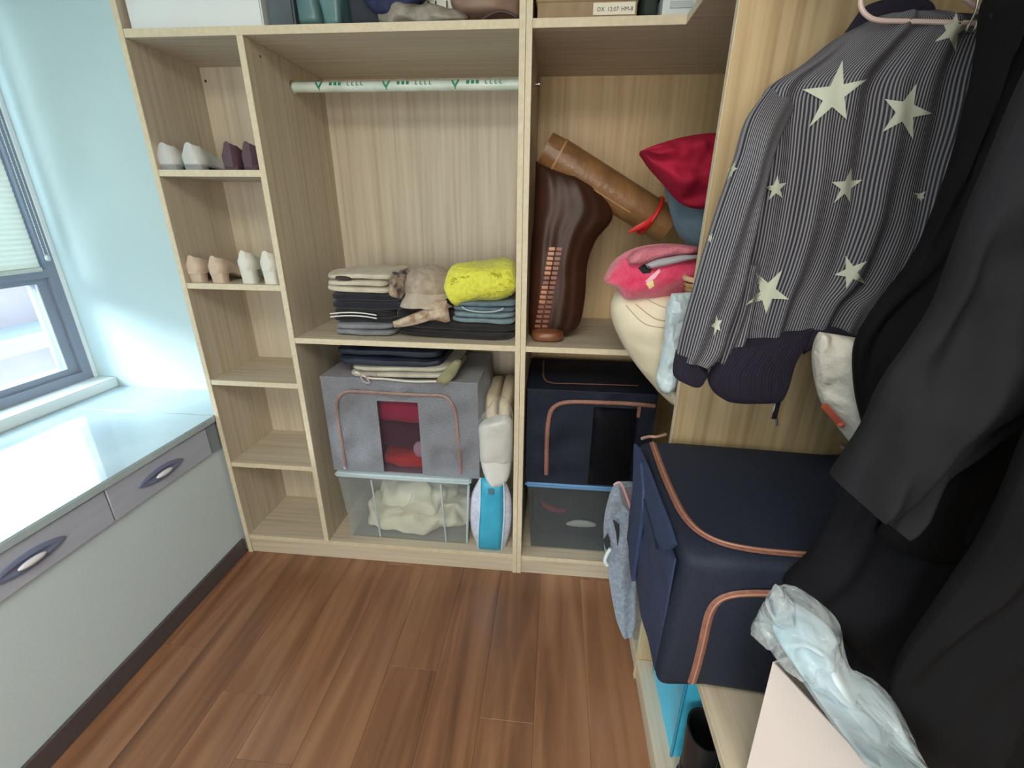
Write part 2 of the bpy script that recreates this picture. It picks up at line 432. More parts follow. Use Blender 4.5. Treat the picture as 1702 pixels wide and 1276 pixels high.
MB().bbox(-2.15,-2.035,-.62,1.80,.704,.75,.004,2).build('window_sill', mat('white_stone_sill',(226,232,232),.35), wn)

# roller blind pulled down to the transom
bl = thing('window_blind', 'beige cellular blind pulled down over upper half of window', 'blind', (-2.11,.6,1.25))
BF = mat('blind_fabric', (222,226,218), .9)
b_ = BF.node_tree.nodes['Principled BSDF']; b_.inputs['Transmission Weight'].default_value = 0
tl = N(BF.node_tree,'ShaderNodeBsdfTranslucent'); tl.inputs[0].default_value = lin((226,232,228)); mxs = N(BF.node_tree,'ShaderNodeMixShader'); mxs.inputs[0].default_value = .35
BF.node_tree.links.new(b_.outputs[0], mxs.inputs[1]); BF.node_tree.links.new(tl.outputs[0], mxs.inputs[2]); BF.node_tree.links.new(mxs.outputs[0], BF.node_tree.nodes['Material Output'].inputs[0])
vs = []; fs = []; nn_ = 110
for i in range(nn_+1):
    z = 1.262 + (2.32-1.262)*i/nn_; dx = .0016*(1 if i % 2 else -1)
    vs += [(-2.118+dx,-.6,z),(-2.118+dx,1.705,z),(-2.113+dx,-.6,z),(-2.113+dx,1.705,z)]
for i in range(nn_):
    a = i*4; fs += [(a,a+1,a+5,a+4),(a+2,a+6,a+7,a+3),(a+1,a+3,a+7,a+5),(a,a+4,a+6,a+2)]
mb = MB(); mb.add(vs, fs); mb.build('blind_cloth', BF, bl, smooth=False)
MB().bbox(-2.128,-2.102,-.6,1.705,1.246,1.264,.003).build('bottom_rail', mat('blind_rail',(206,212,204),.5), bl)
MB().bbox(-2.133,-2.085,-.6,1.72,2.31,2.35,.004).build('head_rail', mat('blind_rail',(206,212,204),.5), bl)
ch = thing('blind_chain', 'white beaded pull chain hanging beside the blind', 'chain', (-2.10,1.735,1.3))
mb = MB()
for yy in (1.732,1.748):
    mb.tube([(-2.105,yy,2.3),(-2.105,yy,1.30)], .0012, 5)
    for i in range(90):
        z = 1.30+i*.0111; mb.lathe((-2.105,yy,z), [(.0005,-.0028),(.0026,0),(.0005,.0028)], 6)
mb.build('beads', mat('bead_white',(190,205,208),.4), ch, kind='stuff')
MB().lathe((-2.105,1.740,1.282), [(.003,0),(.009,.006),(.009,.02),(.003,.026)], 12).build('tensioner', mat('bead_white',(190,205,208),.4), ch)

# what is outside the glass: a pale rendered neighbour wall with a blue downpipe and pier
nb = thing('neighbour_building', 'pale pink rendered building seen outside through the window', 'building', (-4.6,2.5,-3))
MB().box(-5.6,-5.0,-6,9,-3,1.9).build('wall', mat('pink_render',(112,102,106),.9,(120,110,114),2), nb, smooth=False)
MB().box(-5.0,-4.7,2.3,2.75,-3,1.9).build('pier', mat('blue_render',(72,94,124),.9), nb, smooth=False)
MB().box(-5.0,-4.7,4.1,4.6,-3,1.9).build('pier', mat('blue_render',(72,94,124),.9), nb, smooth=False)
MB().box(-5.1,-4.55,-6,9,.30,.45).build('ledge', mat('grey_render',(104,112,118),.9), nb, smooth=False)

# window bench with drawers
wb = thing('window_bench', 'bay window bench with glossy pale stone top and grey drawers', 'bench', (-1.7,.6,.552))
STONE = mat('glossy_pale_stone', (170,190,198), .07, (182,200,208), 5, spec=.8)
MB().bbox(-2.15,-1.362,-.62,1.545,.676,.704,.004,2).bbox(-2.15,XL-.004,1.545,1.80,.676,.704,.002).build('bench_top', STONE, wb)
DR = mat('grey_drawer_front', (178,186,206), .45, (186,194,212), 5, (1,.4,9))
HD = mat('bright_nickel', (226,230,238), .3)
for i in range(5):
    y1 = 1.495-i*.435; y0 = y1-.431
    d = MB().bbox(XW,-1.372,y0,y1,.554,.672,.002).build('drawer_front', DR, wb)
    yc = (y0+y1)/2-.02; zc = .612
    mb = MB(); n = 40
    def ell(a, b, x, n=40): return [(x, yc+cos(2*pi*k/n)*a*(1), zc+math.copysign(abs(sin(2*pi*k/n))**1.6, sin(2*pi*k/n))*b) for k in range(n)]
    rings = [ell(.098,.026,-1.372), ell(.096,.024,-1.367), ell(.080,.014,-1.365), ell(.05,.010,-1.3705)]
    vs = [p for r in rings for p in r]; fs = [(i_*n+k, i_*n+(k+1)%n, (i_+1)*n+(k+1)%n, (i_+1)*n+k) for i_ in range(3) for k in range(n)]
    fs.append(tuple(3*n+k for k in range(n))); mb.add(vs, fs); mb.build('drawer_handle', mat('dull_pewter',(118,128,158),.5), d)
    mb = MB(); mb.soft(-1.368,-1.350,yc-.036,yc+.036,zc-.009,zc+.009,e=1,ez=1,amp=0,nz=10,nu=20); mb.build('handle_cup', HD, d, label='bright oval finger pull')
MB().box(XW,-1.374,1.497,1.548,.552,.676).build('filler_strip', mat('blue_grey_filler',(130,146,158),.5), wb, smooth=False)

# ------------------------------------------------------------------ wardrobes
TH = .021
ua = thing('wardrobe_unit', 'oak wardrobe unit with shoe bay and hanging bay, left of the pillar', 'wardrobe', (-.75,1.8,0))
def board(par, name, m, x0,x1,y0,y1,z0,z1, label=None, edge=None):
    o = MB().bbox(x0,x1,y0,y1,z0,z1,.0012).build(name, m, par, smooth=False, label=label)
    if edge == 'y': MB().box(x0+.0005,x1-.0005,y0-.0008,y0+.0004,z0+.0005,z1-.0005).build('edge_band', EDGE, o, smooth=False)
    if edge == 'x': MB().box(x0-.0008,x0+.0004,y0+.0005,y1-.0005,z0+.0005,z1-.0005).build('edge_band', EDGE, o, smooth=False)
    return o
XD0, XD1 = -.986, -.965                 # divider
XP, XQ = -.131, -.093                   # double side boards = pillar
XM = (XP+XQ)/2
board(ua,'side_panel',OAK_Z, XL,XL+.019,D,YB,0,2.5, edge='y')
board(ua,'side_panel',OAK_Z, XP,XM-.0004,D,YB,0,2.5, edge='y')
board(ua,'divider',OAK_Z, XD0,XD1,D+.001,YB,.096,1.983, edge='y')
board(ua,'back_panel',OAK_Z, XL+.010,XD0+.01,1.86,1.88,.05,1.99)
board(ua,'back_panel',OAK_Z, XD0+.008,XP+.01,YB,YB+.02,.05,1.99)
board(ua,'back_panel',OAK_Z, XL+.019,XP,YB,YB+.02,1.995,2.5)
board(ua,'shelf',OAK_X, XL+.019,XP,D+.002,YB,1.983,2.006, edge='y')
board(ua,'shelf',OAK_X, XL+.019,XP,D+.002,YB,2.479,2.5, edge='y')
board(ua,'shelf',OAK_X, XL+.019,XP,D+.004,YB,.075,.096, edge='y')
for z in (1.616,1.239,.858,.481): board(ua,'shelf',OAK_X, XL+.019,XD0,D+.002,YB,z-TH,z, edge='y')
board(ua,'shelf',OAK_X, XD1,XP,D+.002,YB,1.044-TH,1.044, edge='y')
board(ua,'plinth',OAK_X, XL+.019,XP,D+.006,D+.024,0,.075)
# empty screw sockets and cam holes
HOLE = mat('dark_hole', (58,48,40), .9)
for (px, py, kw, nm) in ((341,135,'back',0),(335,156,'back',0),(414,533,'back',0)):
    c = P(px,py,Y=1.8592); MB().lathe(c, [(.0045,0),(.0045,.0006),(.002,.0007)], 12, ax=1).build('screw_socket', HOLE, ua)
for (px, py) in ((432,94),(498,140)):
    c = P(px,py,X=XD1+.0004); MB().lathe(c, [(.0035,0),(.0035,.0008),(.002,.0009)], 12, ax=0).build('screw_socket', HOLE, ua)
# hanging rail wrapped in printed film
rz_ = P(700,143,Y=1.8).z
rl = MB().tube([(XD1+.004,1.8,rz_),(XP-.004,1.8,rz_)], .0165, 20).build('hanging_rail', mat('film_wrapped_rail',(224,236,228),.3,(200,218,206),22,(.7,1,1)), ua, label='hanging rail still in its printed protective film')
for xx in (XD1, XP-.007): MB().lathe((xx,1.8,rz_), [(.023,0),(.023,.004),(.018,.007)], 20, ax=0).build('rail_socket', mat('rail_chrome',(200,200,196),.25,metal=1), ua)
GP = mat('green_film_print', (44,140,112), .5)
for k in range(4):
    x0 = -.86+k*.245
    def bar(a, b, wd=.0035):
        # printed mark lying on the rail's front surface
        a, b = Vector(a), Vector(b); pts = []
        for i in range(5):
            q = a.lerp(b, i/4); ang = q.y/.0169; pts.append(Vector((q.x, 1.8-cos(ang)*.0169, rz_+sin(ang)*.0169)))
        return MB().tube(pts, wd, 6, flat=((0,-1,.1), .0005))
    if x0 > XD1+.02:
        bar((x0-.012,.014),(x0,-.006)).build('green_mark', GP, rl); bar((x0+.014,.014),(x0,-.006)).build('green_mark', GP, rl); bar((x0,-.006),(x0,-.014),.002).build('green_mark', GP, rl)
    for j in range(7):
        xx = x0+.045+j*.0165+(.0 if j < 3 else .012)
        if xx < XP-.01 and xx > XD1+.01:
            bar((xx,.013),(xx-.001,.001),.0052 if j < 3 else .0016).build('green_mark', GP, rl)
            if j >= 3: bar((xx,.001),(xx+.006,.0005),.0014).build('green_mark', GP, rl)

ub = thing('corner_wardrobe_unit', 'oak corner wardrobe unit right of the pillar with angled open shelves', 'wardrobe', (.35,1.75,0))
YP = 1.128                               # far face of the right wardrobe's end panel
board(ub,'side_panel',OAK_Z, XM+.0004,XQ,D,YB,0,2.5, edge='y')
board(ub,'back_panel',OAK_W, XQ,XR-.002,YB,YB+.02,.05,1.99)
board(ub,'back_panel',OAK_Z, XQ,XR-.002,YB,YB+.02,1.995,2.5)
board(ub,'side_panel',OAK_Z, XR-.02,XR-.002,YP+.001,YB,0,2.5)
for z0, z1 in ((1.983,2.006),(1.044-TH,1.044),(.075,.096)):
    mb = MB(); o_ = [(XQ,D+.002),(XF,D+.002),(XF,YP+.001),(XR-.021,YP+.001),(XR-.021,YB),(XQ,YB)]
    vs = [(a,b,z0) for a,b in o_]+[(a,b,z1) for a,b in o_]; k = 6
    fs = [tuple(range(5,-1,-1)), tuple(range(6,12))]+[(i,(i+1)%6,6+(i+1)%6,6+i) for i in range(6)]
    mb.add(vs, fs); o = mb.build('shelf', OAK_X, ub, smooth=False, label='L-shaped corner shelf')
    MB().box(XQ+.001,XF,D+.001,D+.0022,z0+.0005,z1-.0005).box(XF-.001,XF+.0002,YP+.002,D+.002,z0+.0005,z1-.0005).build('edge_band', EDGE, o, smooth=False)
board(ub,'plinth',OAK_X, XQ,XF+.01,D+.006,D+.024,0,.075)
board(ub,'plinth',OAK_Y, XF+.006,XF+.024,YP+.001,D+.006,0,.075)
MB().lathe((XQ,1.8,rz_), [(.004,0),(.004,.008),(.008,.009),(.008,.014),(.003,.016)], 14, ax=0).tube([(XQ+.006,1.8,rz_),(XQ+.006,1.8,rz_+.03)], .002, 6).build('rail_screw', mat('rail_chrome',(200,200,196),.25,metal=1), ub)

uc = thing('side_wardrobe_unit', 'oak wardrobe unit along right wall, holding coats and navy box', 'wardrobe', (.63,.3,0))
board(uc,'side_panel',OAK_P, XF,XR-.002,YP-.019,YP-.001,0,2.5, edge='x')
board(uc,'side_panel',OAK_Z, XF,XR-.002,-.42,-.40,0,2.5, edge='x')
board(uc,'back_panel',OAK_P, XR-.016,XR-.002,-.40,YP-.019,.05,2.5)
board(uc,'shelf',OAK_Y, XF+.001,XR-.017,-.40,YP-.02,.579,.600, edge='x')
board(uc,'shelf',OAK_Y, XF+.001,XR-.017,-.40,YP-.02,.075,.096, edge='x')
board(uc,'shelf',OAK_Y, XF+.001,XR-.017,-.40,YP-.02,1.983,2.006, edge='x')
board(uc,'plinth',OAK_Y, XF+.006,XF+.024,-.40,YP-.02,0,.075)
RX, RZ = .63, 1.91
MB().tube([(RX,-.40,RZ),(RX,YP-.02,RZ)], .0125, 16).build('hanging_rail', mat('rail_chrome',(200,200,196),.25,metal=1), uc)

# ------------------------------------------------------------------ top shelf contents
ZT = 2.006
b1 = P(195,45,Y=D+.03); b2 = P(440,42,Y=D+.03)
t = thing('storage_carton', 'large white box at the left end of the top shelf', 'box', (-1.12,1.7,ZT))
WHB = mat('white_card', (222,230,232), .5)
MB().bbox(XL+.03,-.905,D+.02,D+.35,ZT,2.30,.004,2).build('box_body', WHB, t)
MB().bbox(XL+.028,-.903,D+.018,D+.352,2.30,2.335,.004,2).build('box_lid', WHB, t)
t = thing('storage_carton', 'dark grey box just right of the large white box', 'box', (-.85,1.8,ZT))
MB().bbox(-.898,-.815,D+.04,D+.34,ZT,2.22,.006,2).build('box_body', mat('slate_card',(92,104,110),.5,(76,88,94),9), t)
MB().bbox(-.9,-.813,D+.038,D+.342,2.22,2.245,.004,2).build('box_lid', mat('slate_card',(92,104,110),.5), t)
TEAL = mat('teal_grey_vinyl', (96,132,136), .3, (70,104,110), 9, bump=.3, bscale=20)
mb = MB().soft(-.812,-.737,D+.03,D+.27,ZT,2.21,e=.35,ez=.3,amp=.012,fr=14,seed=1).soft(-.742,-.665,D+.035,D+.25,ZT,2.19,e=.4,ez=.35,amp=.012,fr=14,seed=2)
solo('vinyl_bag', mb, TEAL, 'teal grey vinyl bag slumped on the top shelf beside the grey box', 'bag')
solo('folded_cloth', MB().soft(-.66,-.53,D+.06,D+.35,ZT,2.20,e=.35,ez=.3,amp=.012,seed=3), mat('charcoal_cloth',(52,58,68),.9), 'dark charcoal cloth bundle on top shelf between teal bag and blue garment', 'cloth')
mb = MB().puff([(608,-30,740,-30),(600,-5,712,-8),(618,18,690,12),(640,32,672,30)], Y=D+.05, th=.04, folds=((.005,2,0,.3),), seed=4)
solo('blue_garment', mb, mat('royal_navy_cloth',(40,48,86),.8,(32,38,70),12), 'crumpled royal blue garment drooping on the top shelf', 'garment')
t = thing('canvas_bag', 'white canvas bag with black capital letters on the top shelf', 'bag', (-.40,D+.12,ZT))
MB().soft(-.475,-.27,D+.09,D+.22,ZT,2.25,e=.3,ez=.3,amp=.006,seed=9).build('bag_body', mat('off_white_canvas',(222,224,214),.85), t)
text('I N  I', mat('black_print',(30,32,34),.6), t, .042, (-.395,D+.083,2.052))
mb = MB().soft(-.56,-.30,D+.01,D+.13,ZT,ZT+.05,e=.6,ez=.7,amp=.02,fr=16,seed=5,nz=20,nu=60)
solo('crumpled_bag', mb, mat('taupe_grey_nylon',(150,146,136),.4,(112,106,94),24,lo=.3,hi=.7,bump=.5,bscale=40), 'small crumpled taupe and grey bag in front of the white canvas bag', 'bag')
t = thing('shoulder_bag', 'soft brown shoulder bag against the pillar on the top shelf', 'bag', (-.22,D+.12,ZT))
MB().puff([(755,-40,866,-40),(748,-12,866,-15),(750,10,866,12),(762,30,864,33)], Y=D+.075, th=.055, folds=((.004,1.5,1,.2),), seed=6).build('bag_body', mat('mushroom_leather',(148,124,110),.55,(132,108,94),10), t)
mb = MB(); mb.tube([P(800+ i*6.5, 33-14*sin(pi*i/10), Y=D+.012) for i in range(10)], .004, 8); mb.build('strap', mat('dark_brown_strap',(70,52,46),.5), t)
# right part of the top shelf
KR = mat('kraft_card', (158,138,108), .8, (146,126,96), 30)
t = thing('cardboard_box', 'flat brown cardboard box with small printed label, on top shelf right of pillar', 'box', (.05,D+.15,ZT))
MB().bbox(XQ+.012,.196,D+.012,D+.33,ZT,ZT+.042,.002).build('box_body', KR, t)
MB().bbox(XQ+.008,.20,D+.008,D+.334,ZT+.038,2.20,.003).build('box_lid', KR, t)
c0 = P(983,28,Y=D+.011)
lb = MB().box(.075,.190,D+.0095,D+.012,ZT+.006,ZT+.034).build('printed_label', mat('label_white',(226,220,204),.6), t, smooth=False)
BK = mat('black_print',(30,32,34),.6)
text('OX  12:07', BK, lb, .014, (.115,D+.0093,ZT+.014)); text('HM-8', BK, lb, .014, (.168,D+.0093,ZT+.014))
solo('folded_cloth', MB().soft(.205,.262,D+.03,D+.3,ZT,2.2,e=.4,ez=.3,amp=.01,seed=8), mat('green_black_cloth',(40,52,48),.8), 'dark green cloth between cardboard box and white basket on top shelf', 'cloth')
t = thing('plastic_basket', 'small white plastic tray under a dark box at end of the top shelf', 'basket', (.32,D+.15,ZT))
mb = MB().bbox(.262,.372,D+.02,D+.024,ZT,ZT+.05,.001).bbox(.262,.266,D+.02,D+.2,ZT,ZT+.05,.001).bbox(.368,.372,D+.02,D+.2,ZT,ZT+.05,.001).bbox(.262,.372,D+.196,D+.2,ZT,ZT+.05,.001).bbox(.262,.372,D+.02,D+.2,ZT,ZT+.004,.001)
mb.bbox(.26,.374,D+.016,D+.024,ZT+.046,ZT+.054,.001).build('tray_body', mat('white_plastic',(206,214,216),.4), t)
MB().bbox(.285,.345,D+.0165,D+.0205,ZT+.02,ZT+.036,.001).build('tray_grip', mat('grey_plastic',(176,186,188),.4), t)
solo('storage_carton', MB().bbox(.258,.42,D+.03,D+.3,ZT+.055,2.22,.004,2), mat('black_card',(40,46,52),.5), 'dark box sitting on the small white tray at end of top shelf', 'box')

# ------------------------------------------------------------------ shoes
def shoe(name, label, m, heel_m, hh, L, wd, counter, group, heel_r=(.9,.75), block=True, sole_m=None, toe=.25):
    t = thing(name, label, 'shoe', (0,0,0), group)
    n = 22; vs = []; fs = []; K = 20
    def basez(q): 
        if q < .22: return hh
        if q < .68: s_ = (q-.22)/.46; return hh + (.004-hh)*(s_*s_*(3-2*s_))
        return .004
    def wid(q):
        pts = [(0,.42),(.04,.72),(.12,.86),(.35,.74),(.55,.92),(.7,1.0),(.85,.82),(.94,.52),(1,toe*.5)]
        for (a,b),(c_,d) in zip(pts, pts[1:]):
            if q <= c_: s_ = (q-a)/(c_-a); return (b+(d-b)*s_)*wd/2
        return toe*.5*wd/2
    def rim(q):
        pts = [(0,counter),(.08,counter),(.3,counter*.72),(.5,counter*.55),(.66,counter*.62),(.85,counter*.42),(1,counter*.22)]
        for (a,b),(c_,d) in zip(pts, pts[1:]):
            if q <= c_: s_ = (q-a)/(c_-a); return b+(d-b)*s_
        return counter*.2
    for i in range(n+1):
        q = i/n; y = q*L; b = basez(q); w_ = wid(q); r = rim(q); op = q < .62 and i > 0
        bulge = 1.06
        sec = []
        for k in range(5): sec.append((-w_+2*w_*k/4, b))                        # sole
        for k in range(1,5): sec.append((w_*(1+(.12 if k < 3 else -.10*(k-2)) ), b+r*k/4))   # right wall
        if op:
            ins = b+.008
            sec += [(w_*.78, b+r*.98),(w_*.74, ins),(0, ins),(-w_*.74, ins),(-w_*.78, b+r*.98)]
        else:
            sec += [(w_*.62, b+r*1.10),(w_*.3, b+r*1.16),(0, b+r*1.18),(-w_*.3, b+r*1.16),(-w_*.62, b+r*1.10)]
        for k in range(4,0,-1): sec.append((-w_*(1+(.12 if k < 3 else -.10*(k-2)) ), b+r*k/4))
        KK = len(sec)
        lean = 0
        for (x_, z_) in sec:
            yy = y + (.010*(1-(z_-b)/max(r,1e-4)*.0) if False else 0)
            if q < .1: yy = y + ((z_-b)/counter)*(.007) - .004*sin(pi*min(1,(z_-b)/counter))
            vs.append((x_, yy, z_))
    for i in range(n):
        for k in range(KK): fs.append((i*KK+k, i*KK+(k+1)%KK, (i+1)*KK+(k+1)%KK, (i+1)*KK+k))
    fs += [tuple(range(KK-1,-1,-1)), tuple(n*KK+k for k in range(KK))]
    mb = MB(); mb.add(vs, fs); mb.build('upper', m, t)
    # sole
    mb = MB(); vs = []; fs = []
    for i in range(n+1):
        q = i/n; b = basez(q); w_ = wid(q)*1.05
        vs += [(-w_,q*L*1.01-.001,b-.004),(w_,q*L*1.01-.001,b-.004),(w_,q*L*1.01-.001,b+.002),(-w_,q*L*1.01-.001,b+.002)]
    for i in range(n):
        for k in range(4): fs.append((i*4+k, i*4+(k+1)%4, i*4+4+(k+1)%4, i*4+4+k))
    fs += [(3,2,1,0),(n*4,n*4+1,n*4+2,n*4+3)]
    mb.add(vs, fs); mb.build('sole', sole_m or heel_m, t, smooth=False)
    # heel block
    if hh > .012:
        mb = MB(); a = wd/2*.86; rings = []; nn = 20
        for z_, s_ in ((0,heel_r[1]),(hh*.5,(heel_r[0]+heel_r[1])/2*.97),(hh-.003,heel_r[0])):
            for k in range(nn):
                th = 2*pi*k/nn; pw = lambda q_, e_: math.copysign(abs(q_)**e_, q_)
                mb_y = .027+pw(sin(th),.5)*.025*s_ + (0 if z_ else .001)
                rings.append((pw(cos(th),.6)*a*s_, mb_y, z_))
        fs = [(i*nn+k, i*nn+(k+1)%nn, (i+1)*nn+(k+1)%nn, (i+1)*nn+k) for i in range(2) for k in range(nn)]
        fs += [tuple(range(nn-1,-1,-1)), tuple(2*nn+k for k in range(nn))]
        mb.add(rings, fs); mb.build('heel', heel_m, t)
    return t
GW = mat('grey_white_leather',(196,198,196),.5); GS = mat('grey_sole',(150,152,156),.6)
PU = mat('plum_patent',(86,66,76),.25); BEI = mat('nude_leather',(200,180,160),.45); WHL = mat('off_white_leather',(214,214,204),.45)
def pair(tpl, px, zs, names, yaw=0, Y=D+.012):
    for i, (u, v, lab) in enumerate(px):
        o = tpl if i == 0 else copy_tree(tpl)
        p = P(u, v, Y=Y); o.location = (p.x, Y, zs); o.rotation_euler.z = yaw; o['label'] = lab
pair(shoe('flat_shoe','x',GW,GS,.016,.235,.082,.058,'shoes in the shoe bay',heel_r=(1,.95),sole_m=GS),
     [(275,278,0),(322,278,0)][0:0] or [(275,280,'grey white flat shoe at far left of upper shoe shelf, heel outward'),(317,280,'grey white flat shoe second from left on upper shoe shelf')], 1.616, None, -.04)
pair(shoe('patent_flat_shoe','x',PU,PU,.014,.235,.066,.062,'shoes in the shoe bay',heel_r=(1,.95),toe=.15),
     [(381,280,'dark plum patent flat shoe beside the grey white pair'),(413,280,'dark plum patent flat shoe closest to the shelf divider')], 1.616, None, -.02)
pair(shoe('low_heel_pump','x',BEI,BEI,.036,.225,.068,.052,'shoes in the shoe bay',heel_r=(.95,.85),toe=.3),
     [(323,472,'nude beige block heel pump at far left of the second shoe shelf'),(359,472,'nude beige block heel pump right of its twin, toe turned right')], 1.239, None, -.06)
pair(shoe('block_heel_pump','x',WHL,WHL,.052,.215,.064,.056,'shoes in the shoe bay',heel_r=(.95,.9),toe=.2),
     [(410,475,'off white high block heel shoe beside the beige pumps'),(447,476,'off white high block heel shoe touching the shelf divider')], 1.239, None, -.04)

# ------------------------------------------------------------------ folded clothes on the middle shelf
ZM = 1.044
def folded(name, label, m, x0,x1,y0,y1,z0,z1, n=2, seed=1, cat='clothes', group=None, tilt=(0,0), yaw=0, amp=.005):
    random.seed(seed*11+3)
    t = thing(name, label, cat, ((x0+x1)/2,(y0+y1)/2,z0), group)
    h = (z1-z0)/n
    for i in range(n):
        j = lambda a: random.uniform(-a,a)
        MB().soft(x0+j(.006),x1+j(.006),y0+abs(j(.01)),y1+j(.01),z0+i*h,z0+(i+1)*h+.003,e=.28,ez=.55,nz=12,nu=56,amp=amp,fr=13,seed=seed+i*.7,tilt=tilt,yaw=yaw+j(.02)).build('folded_layer', m, t)
    return t
CL = lambda n,c,c2=None,sc=14,**k: mat(n,c,.9,c2,sc,bump=.25,bscale=150,sheen=.2,**k)
GRY = CL('grey_knit',(134,138,146),(112,116,124)); NVY = CL('navy_jersey',(26,30,44),(20,22,34)); BLK = CL('black_cotton',(18,19,22),(24,25,28))
folded('folded_trousers','grey folded knit at bottom of left clothes stack',GRY,-.835,-.60,1.60,1.90,ZM,ZM+.05,2,1)
t = folded('folded_tracksuit','black folded tracksuit with white stripes, on the grey knit',BLK,-.845,-.59,1.605,1.9,ZM+.05,ZM+.098,2,2)
for dz in (.028,.040):
    MB().tube([(-.835+i*.02,1.596+.001*sin(i),ZM+.050+dz-.004+.008*sin(i/9*pi)) for i in range(10)], .0024, 6).build('white_stripe', mat('white_stripe',(226,230,230),.8), t)
folded('folded_shirt','navy folded shirt in middle of left clothes stack',NVY,-.845,-.545,1.60,1.9,ZM+.098,ZM+.165,2,3)
t = folded('folded_sweater','cream folded sweater with dark patch, topmost of left stack',CL('cream_knit',(206,200,182),(186,178,158)),-.84,-.60,1.595,1.88,ZM+.165,ZM+.237,3,4,amp=.008)
MB().soft(-.795,-.735,1.588,1.612,ZM+.212,ZM+.228,e=.8,ez=.8,amp=.004,seed=3,nz=8,nu=16).build('dark_patch', mat('umber_print',(64,48,46),.8), t)
solo('patterned_scarf', MB().soft(-.615,-.555,1.60,1.80,ZM+.150,ZM+.232,e=.7,ez=.6,amp=.018,fr=20,seed=7,nz=18,nu=40), CL('beige_dark_scarf',(176,156,130),(58,46,60),34), 'beige and dark patterned scarf tucked between cream sweater and cap', 'scarf')
folded('folded_coat','black folded coat lying between left stack and cap',BLK,-.60,-.37,1.615,1.92,ZM+.004,ZM+.15,3,5,amp=.010)
folded('folded_trousers','black folded trousers at bottom of right stack beside pillar',CL('black_wool',(26,26,27)),-.58,-.137,1.60,1.92,ZM,ZM+.062,2,6,amp=.006,tilt=(-.02,0))
solo('cream_floral_cloth', MB().puff([(652,535,655,545,1.585,1.585),(680,524,690,540,1.585,1.585),(708,512,720,532,1.585,1.585),(725,500,738,536,1.585,1.585),(742,500,748,534,1.59,1.59)], th=.014, amp=.006, fr=24, folds=((.002,2,0,.4),)), CL('cream_floral',(198,184,164),(150,118,96),30), 'cream and pink floral cloth poking out under the cap', 'cloth')
# cap
t = thing('newsboy_cap', 'beige grey newsboy cap resting on the folded black coat', 'cap', (-.475,1.70,ZM+.15))
CAPM = CL('oatmeal_tweed',(176,162,146),(150,136,120),40)
vs = []; fs = []; nu_, nz_ = 48, 12; cc = Vector((-.478,1.715,ZM+.152))
for i in range(nz_+1):
    a = i/nz_; r = (.088 + .012*sin(pi*min(1,a*1.5))) * (cos(a*pi/2)**.55 if a < 1 else 0); z = .105*sin(a*pi/2)**1.1
    for k in range(nu_):
        th = 2*pi*k/nu_; seam = 1-.02*(abs(cos(th*4))**12)*(1 if a > .1 else 0)
        vs.append(cc+Vector((cos(th)*r*seam*1.05, sin(th)*r*seam*1.15, z*seam)) + noise.noise_vector(Vector((cos(th)*3,sin(th)*3,a*3)))*.004)
for i in range(nz_):
    for k in range(nu_): fs.append((i*nu_+k, i*nu_+(k+1)%nu_, (i+1)*nu_+(k+1)%nu_, (i+1)*nu_+k))
fs.append(tuple(range(nu_-1,-1,-1))); mb = MB(); mb.add(vs, fs); mb.build('crown', CAPM, t)
mb = MB(); mb.tube([cc+Vector((cos(2*pi*k/40)*.091, sin(2*pi*k/40)*.1, .012)) for k in range(40)], .004, 6, closed=True); mb.build('band', CL('cap_band',(116,104,96)), t)
vs = []; fs = []; n1 = 24
for s_ in (0,1):
    for j in range(5):
        for k in range(n1+1):
            th = pi*1.08+pi*.84*k/n1; rr = 1+j/4*.52*sin((k/n1)*pi)**.6
            vs.append(cc+Vector((cos(th)*.092*rr, sin(th)*.104*rr, .016-j*.010-.004*s_ - .010*abs(cos(th))*j/4)))
w1 = n1+1
for j in range(4):
    for k in range(n1):
        a = j*w1+k; b = 5*w1+a; fs += [(a,a+1,a+w1+1,a+w1),(b,b+w1,b+w1+1,b+1)]
for k in range(n1): a = 4*w1+k; fs.append((a,a+1,5*w1+a+1,5*w1+a))
mb = MB(); mb.add(vs, fs); mb.build('brim', CL('cap_brim',(196,184,168),(178,166,150),40), t)
# right stack
DEN = CL('mid_denim',(104,128,144),(84,106,124),30); DKD = CL('dark_denim',(58,70,86),(44,54,70),24)
folded('folded_jeans','light blue folded jeans above black trousers in the right stack',CL('light_denim',(124,148,156),(102,126,138),30),-.375,-.137,1.60,1.88,ZM+.062,ZM+.105,2,7)
t = folded('folded_jeans','darker blue folded jeans directly under yellow cloth',DEN,-.37,-.137,1.605,1.88,ZM+.105,ZM+.142,2,8)
mb = MB(); mb.tube([(-.33+.15*(.5-.5*cos(pi*i/12)),1.598,ZM+.128-.018*sin(pi*i/12)) for i in range(13)], .0028, 6); mb.build('hem_seam', CL('pale_seam',(168,188,192)), t)
YEL = mat('lime_yellow_lace',(228,228,88),.75,(212,214,66),60,bump=.8,bscale=70,sheen=.2)
t = folded('folded_blanket','lime yellow lace cloth folded on top of the jeans stack',YEL,-.388,-.137,1.585,1.86,ZM+.140,ZM+.272,1,9,cat='cloth',amp=.020,tilt=(.13,0))
mb = MB(); random.seed(5)
for i in range(60):
    x_ = random.uniform(-.365,-.15); z_ = ZM+.16+random.uniform(0,.08)+(x_+.26)*.12
    mb.tube([(x_+cos(a)*.007,1.5935,z_+sin(a)*.007) for a in (0,.9,1.8,2.7)], .0011, 5)
mb.build('lace_pattern', mat('olive_lace',(176,180,30),.8), t, kind='stuff')

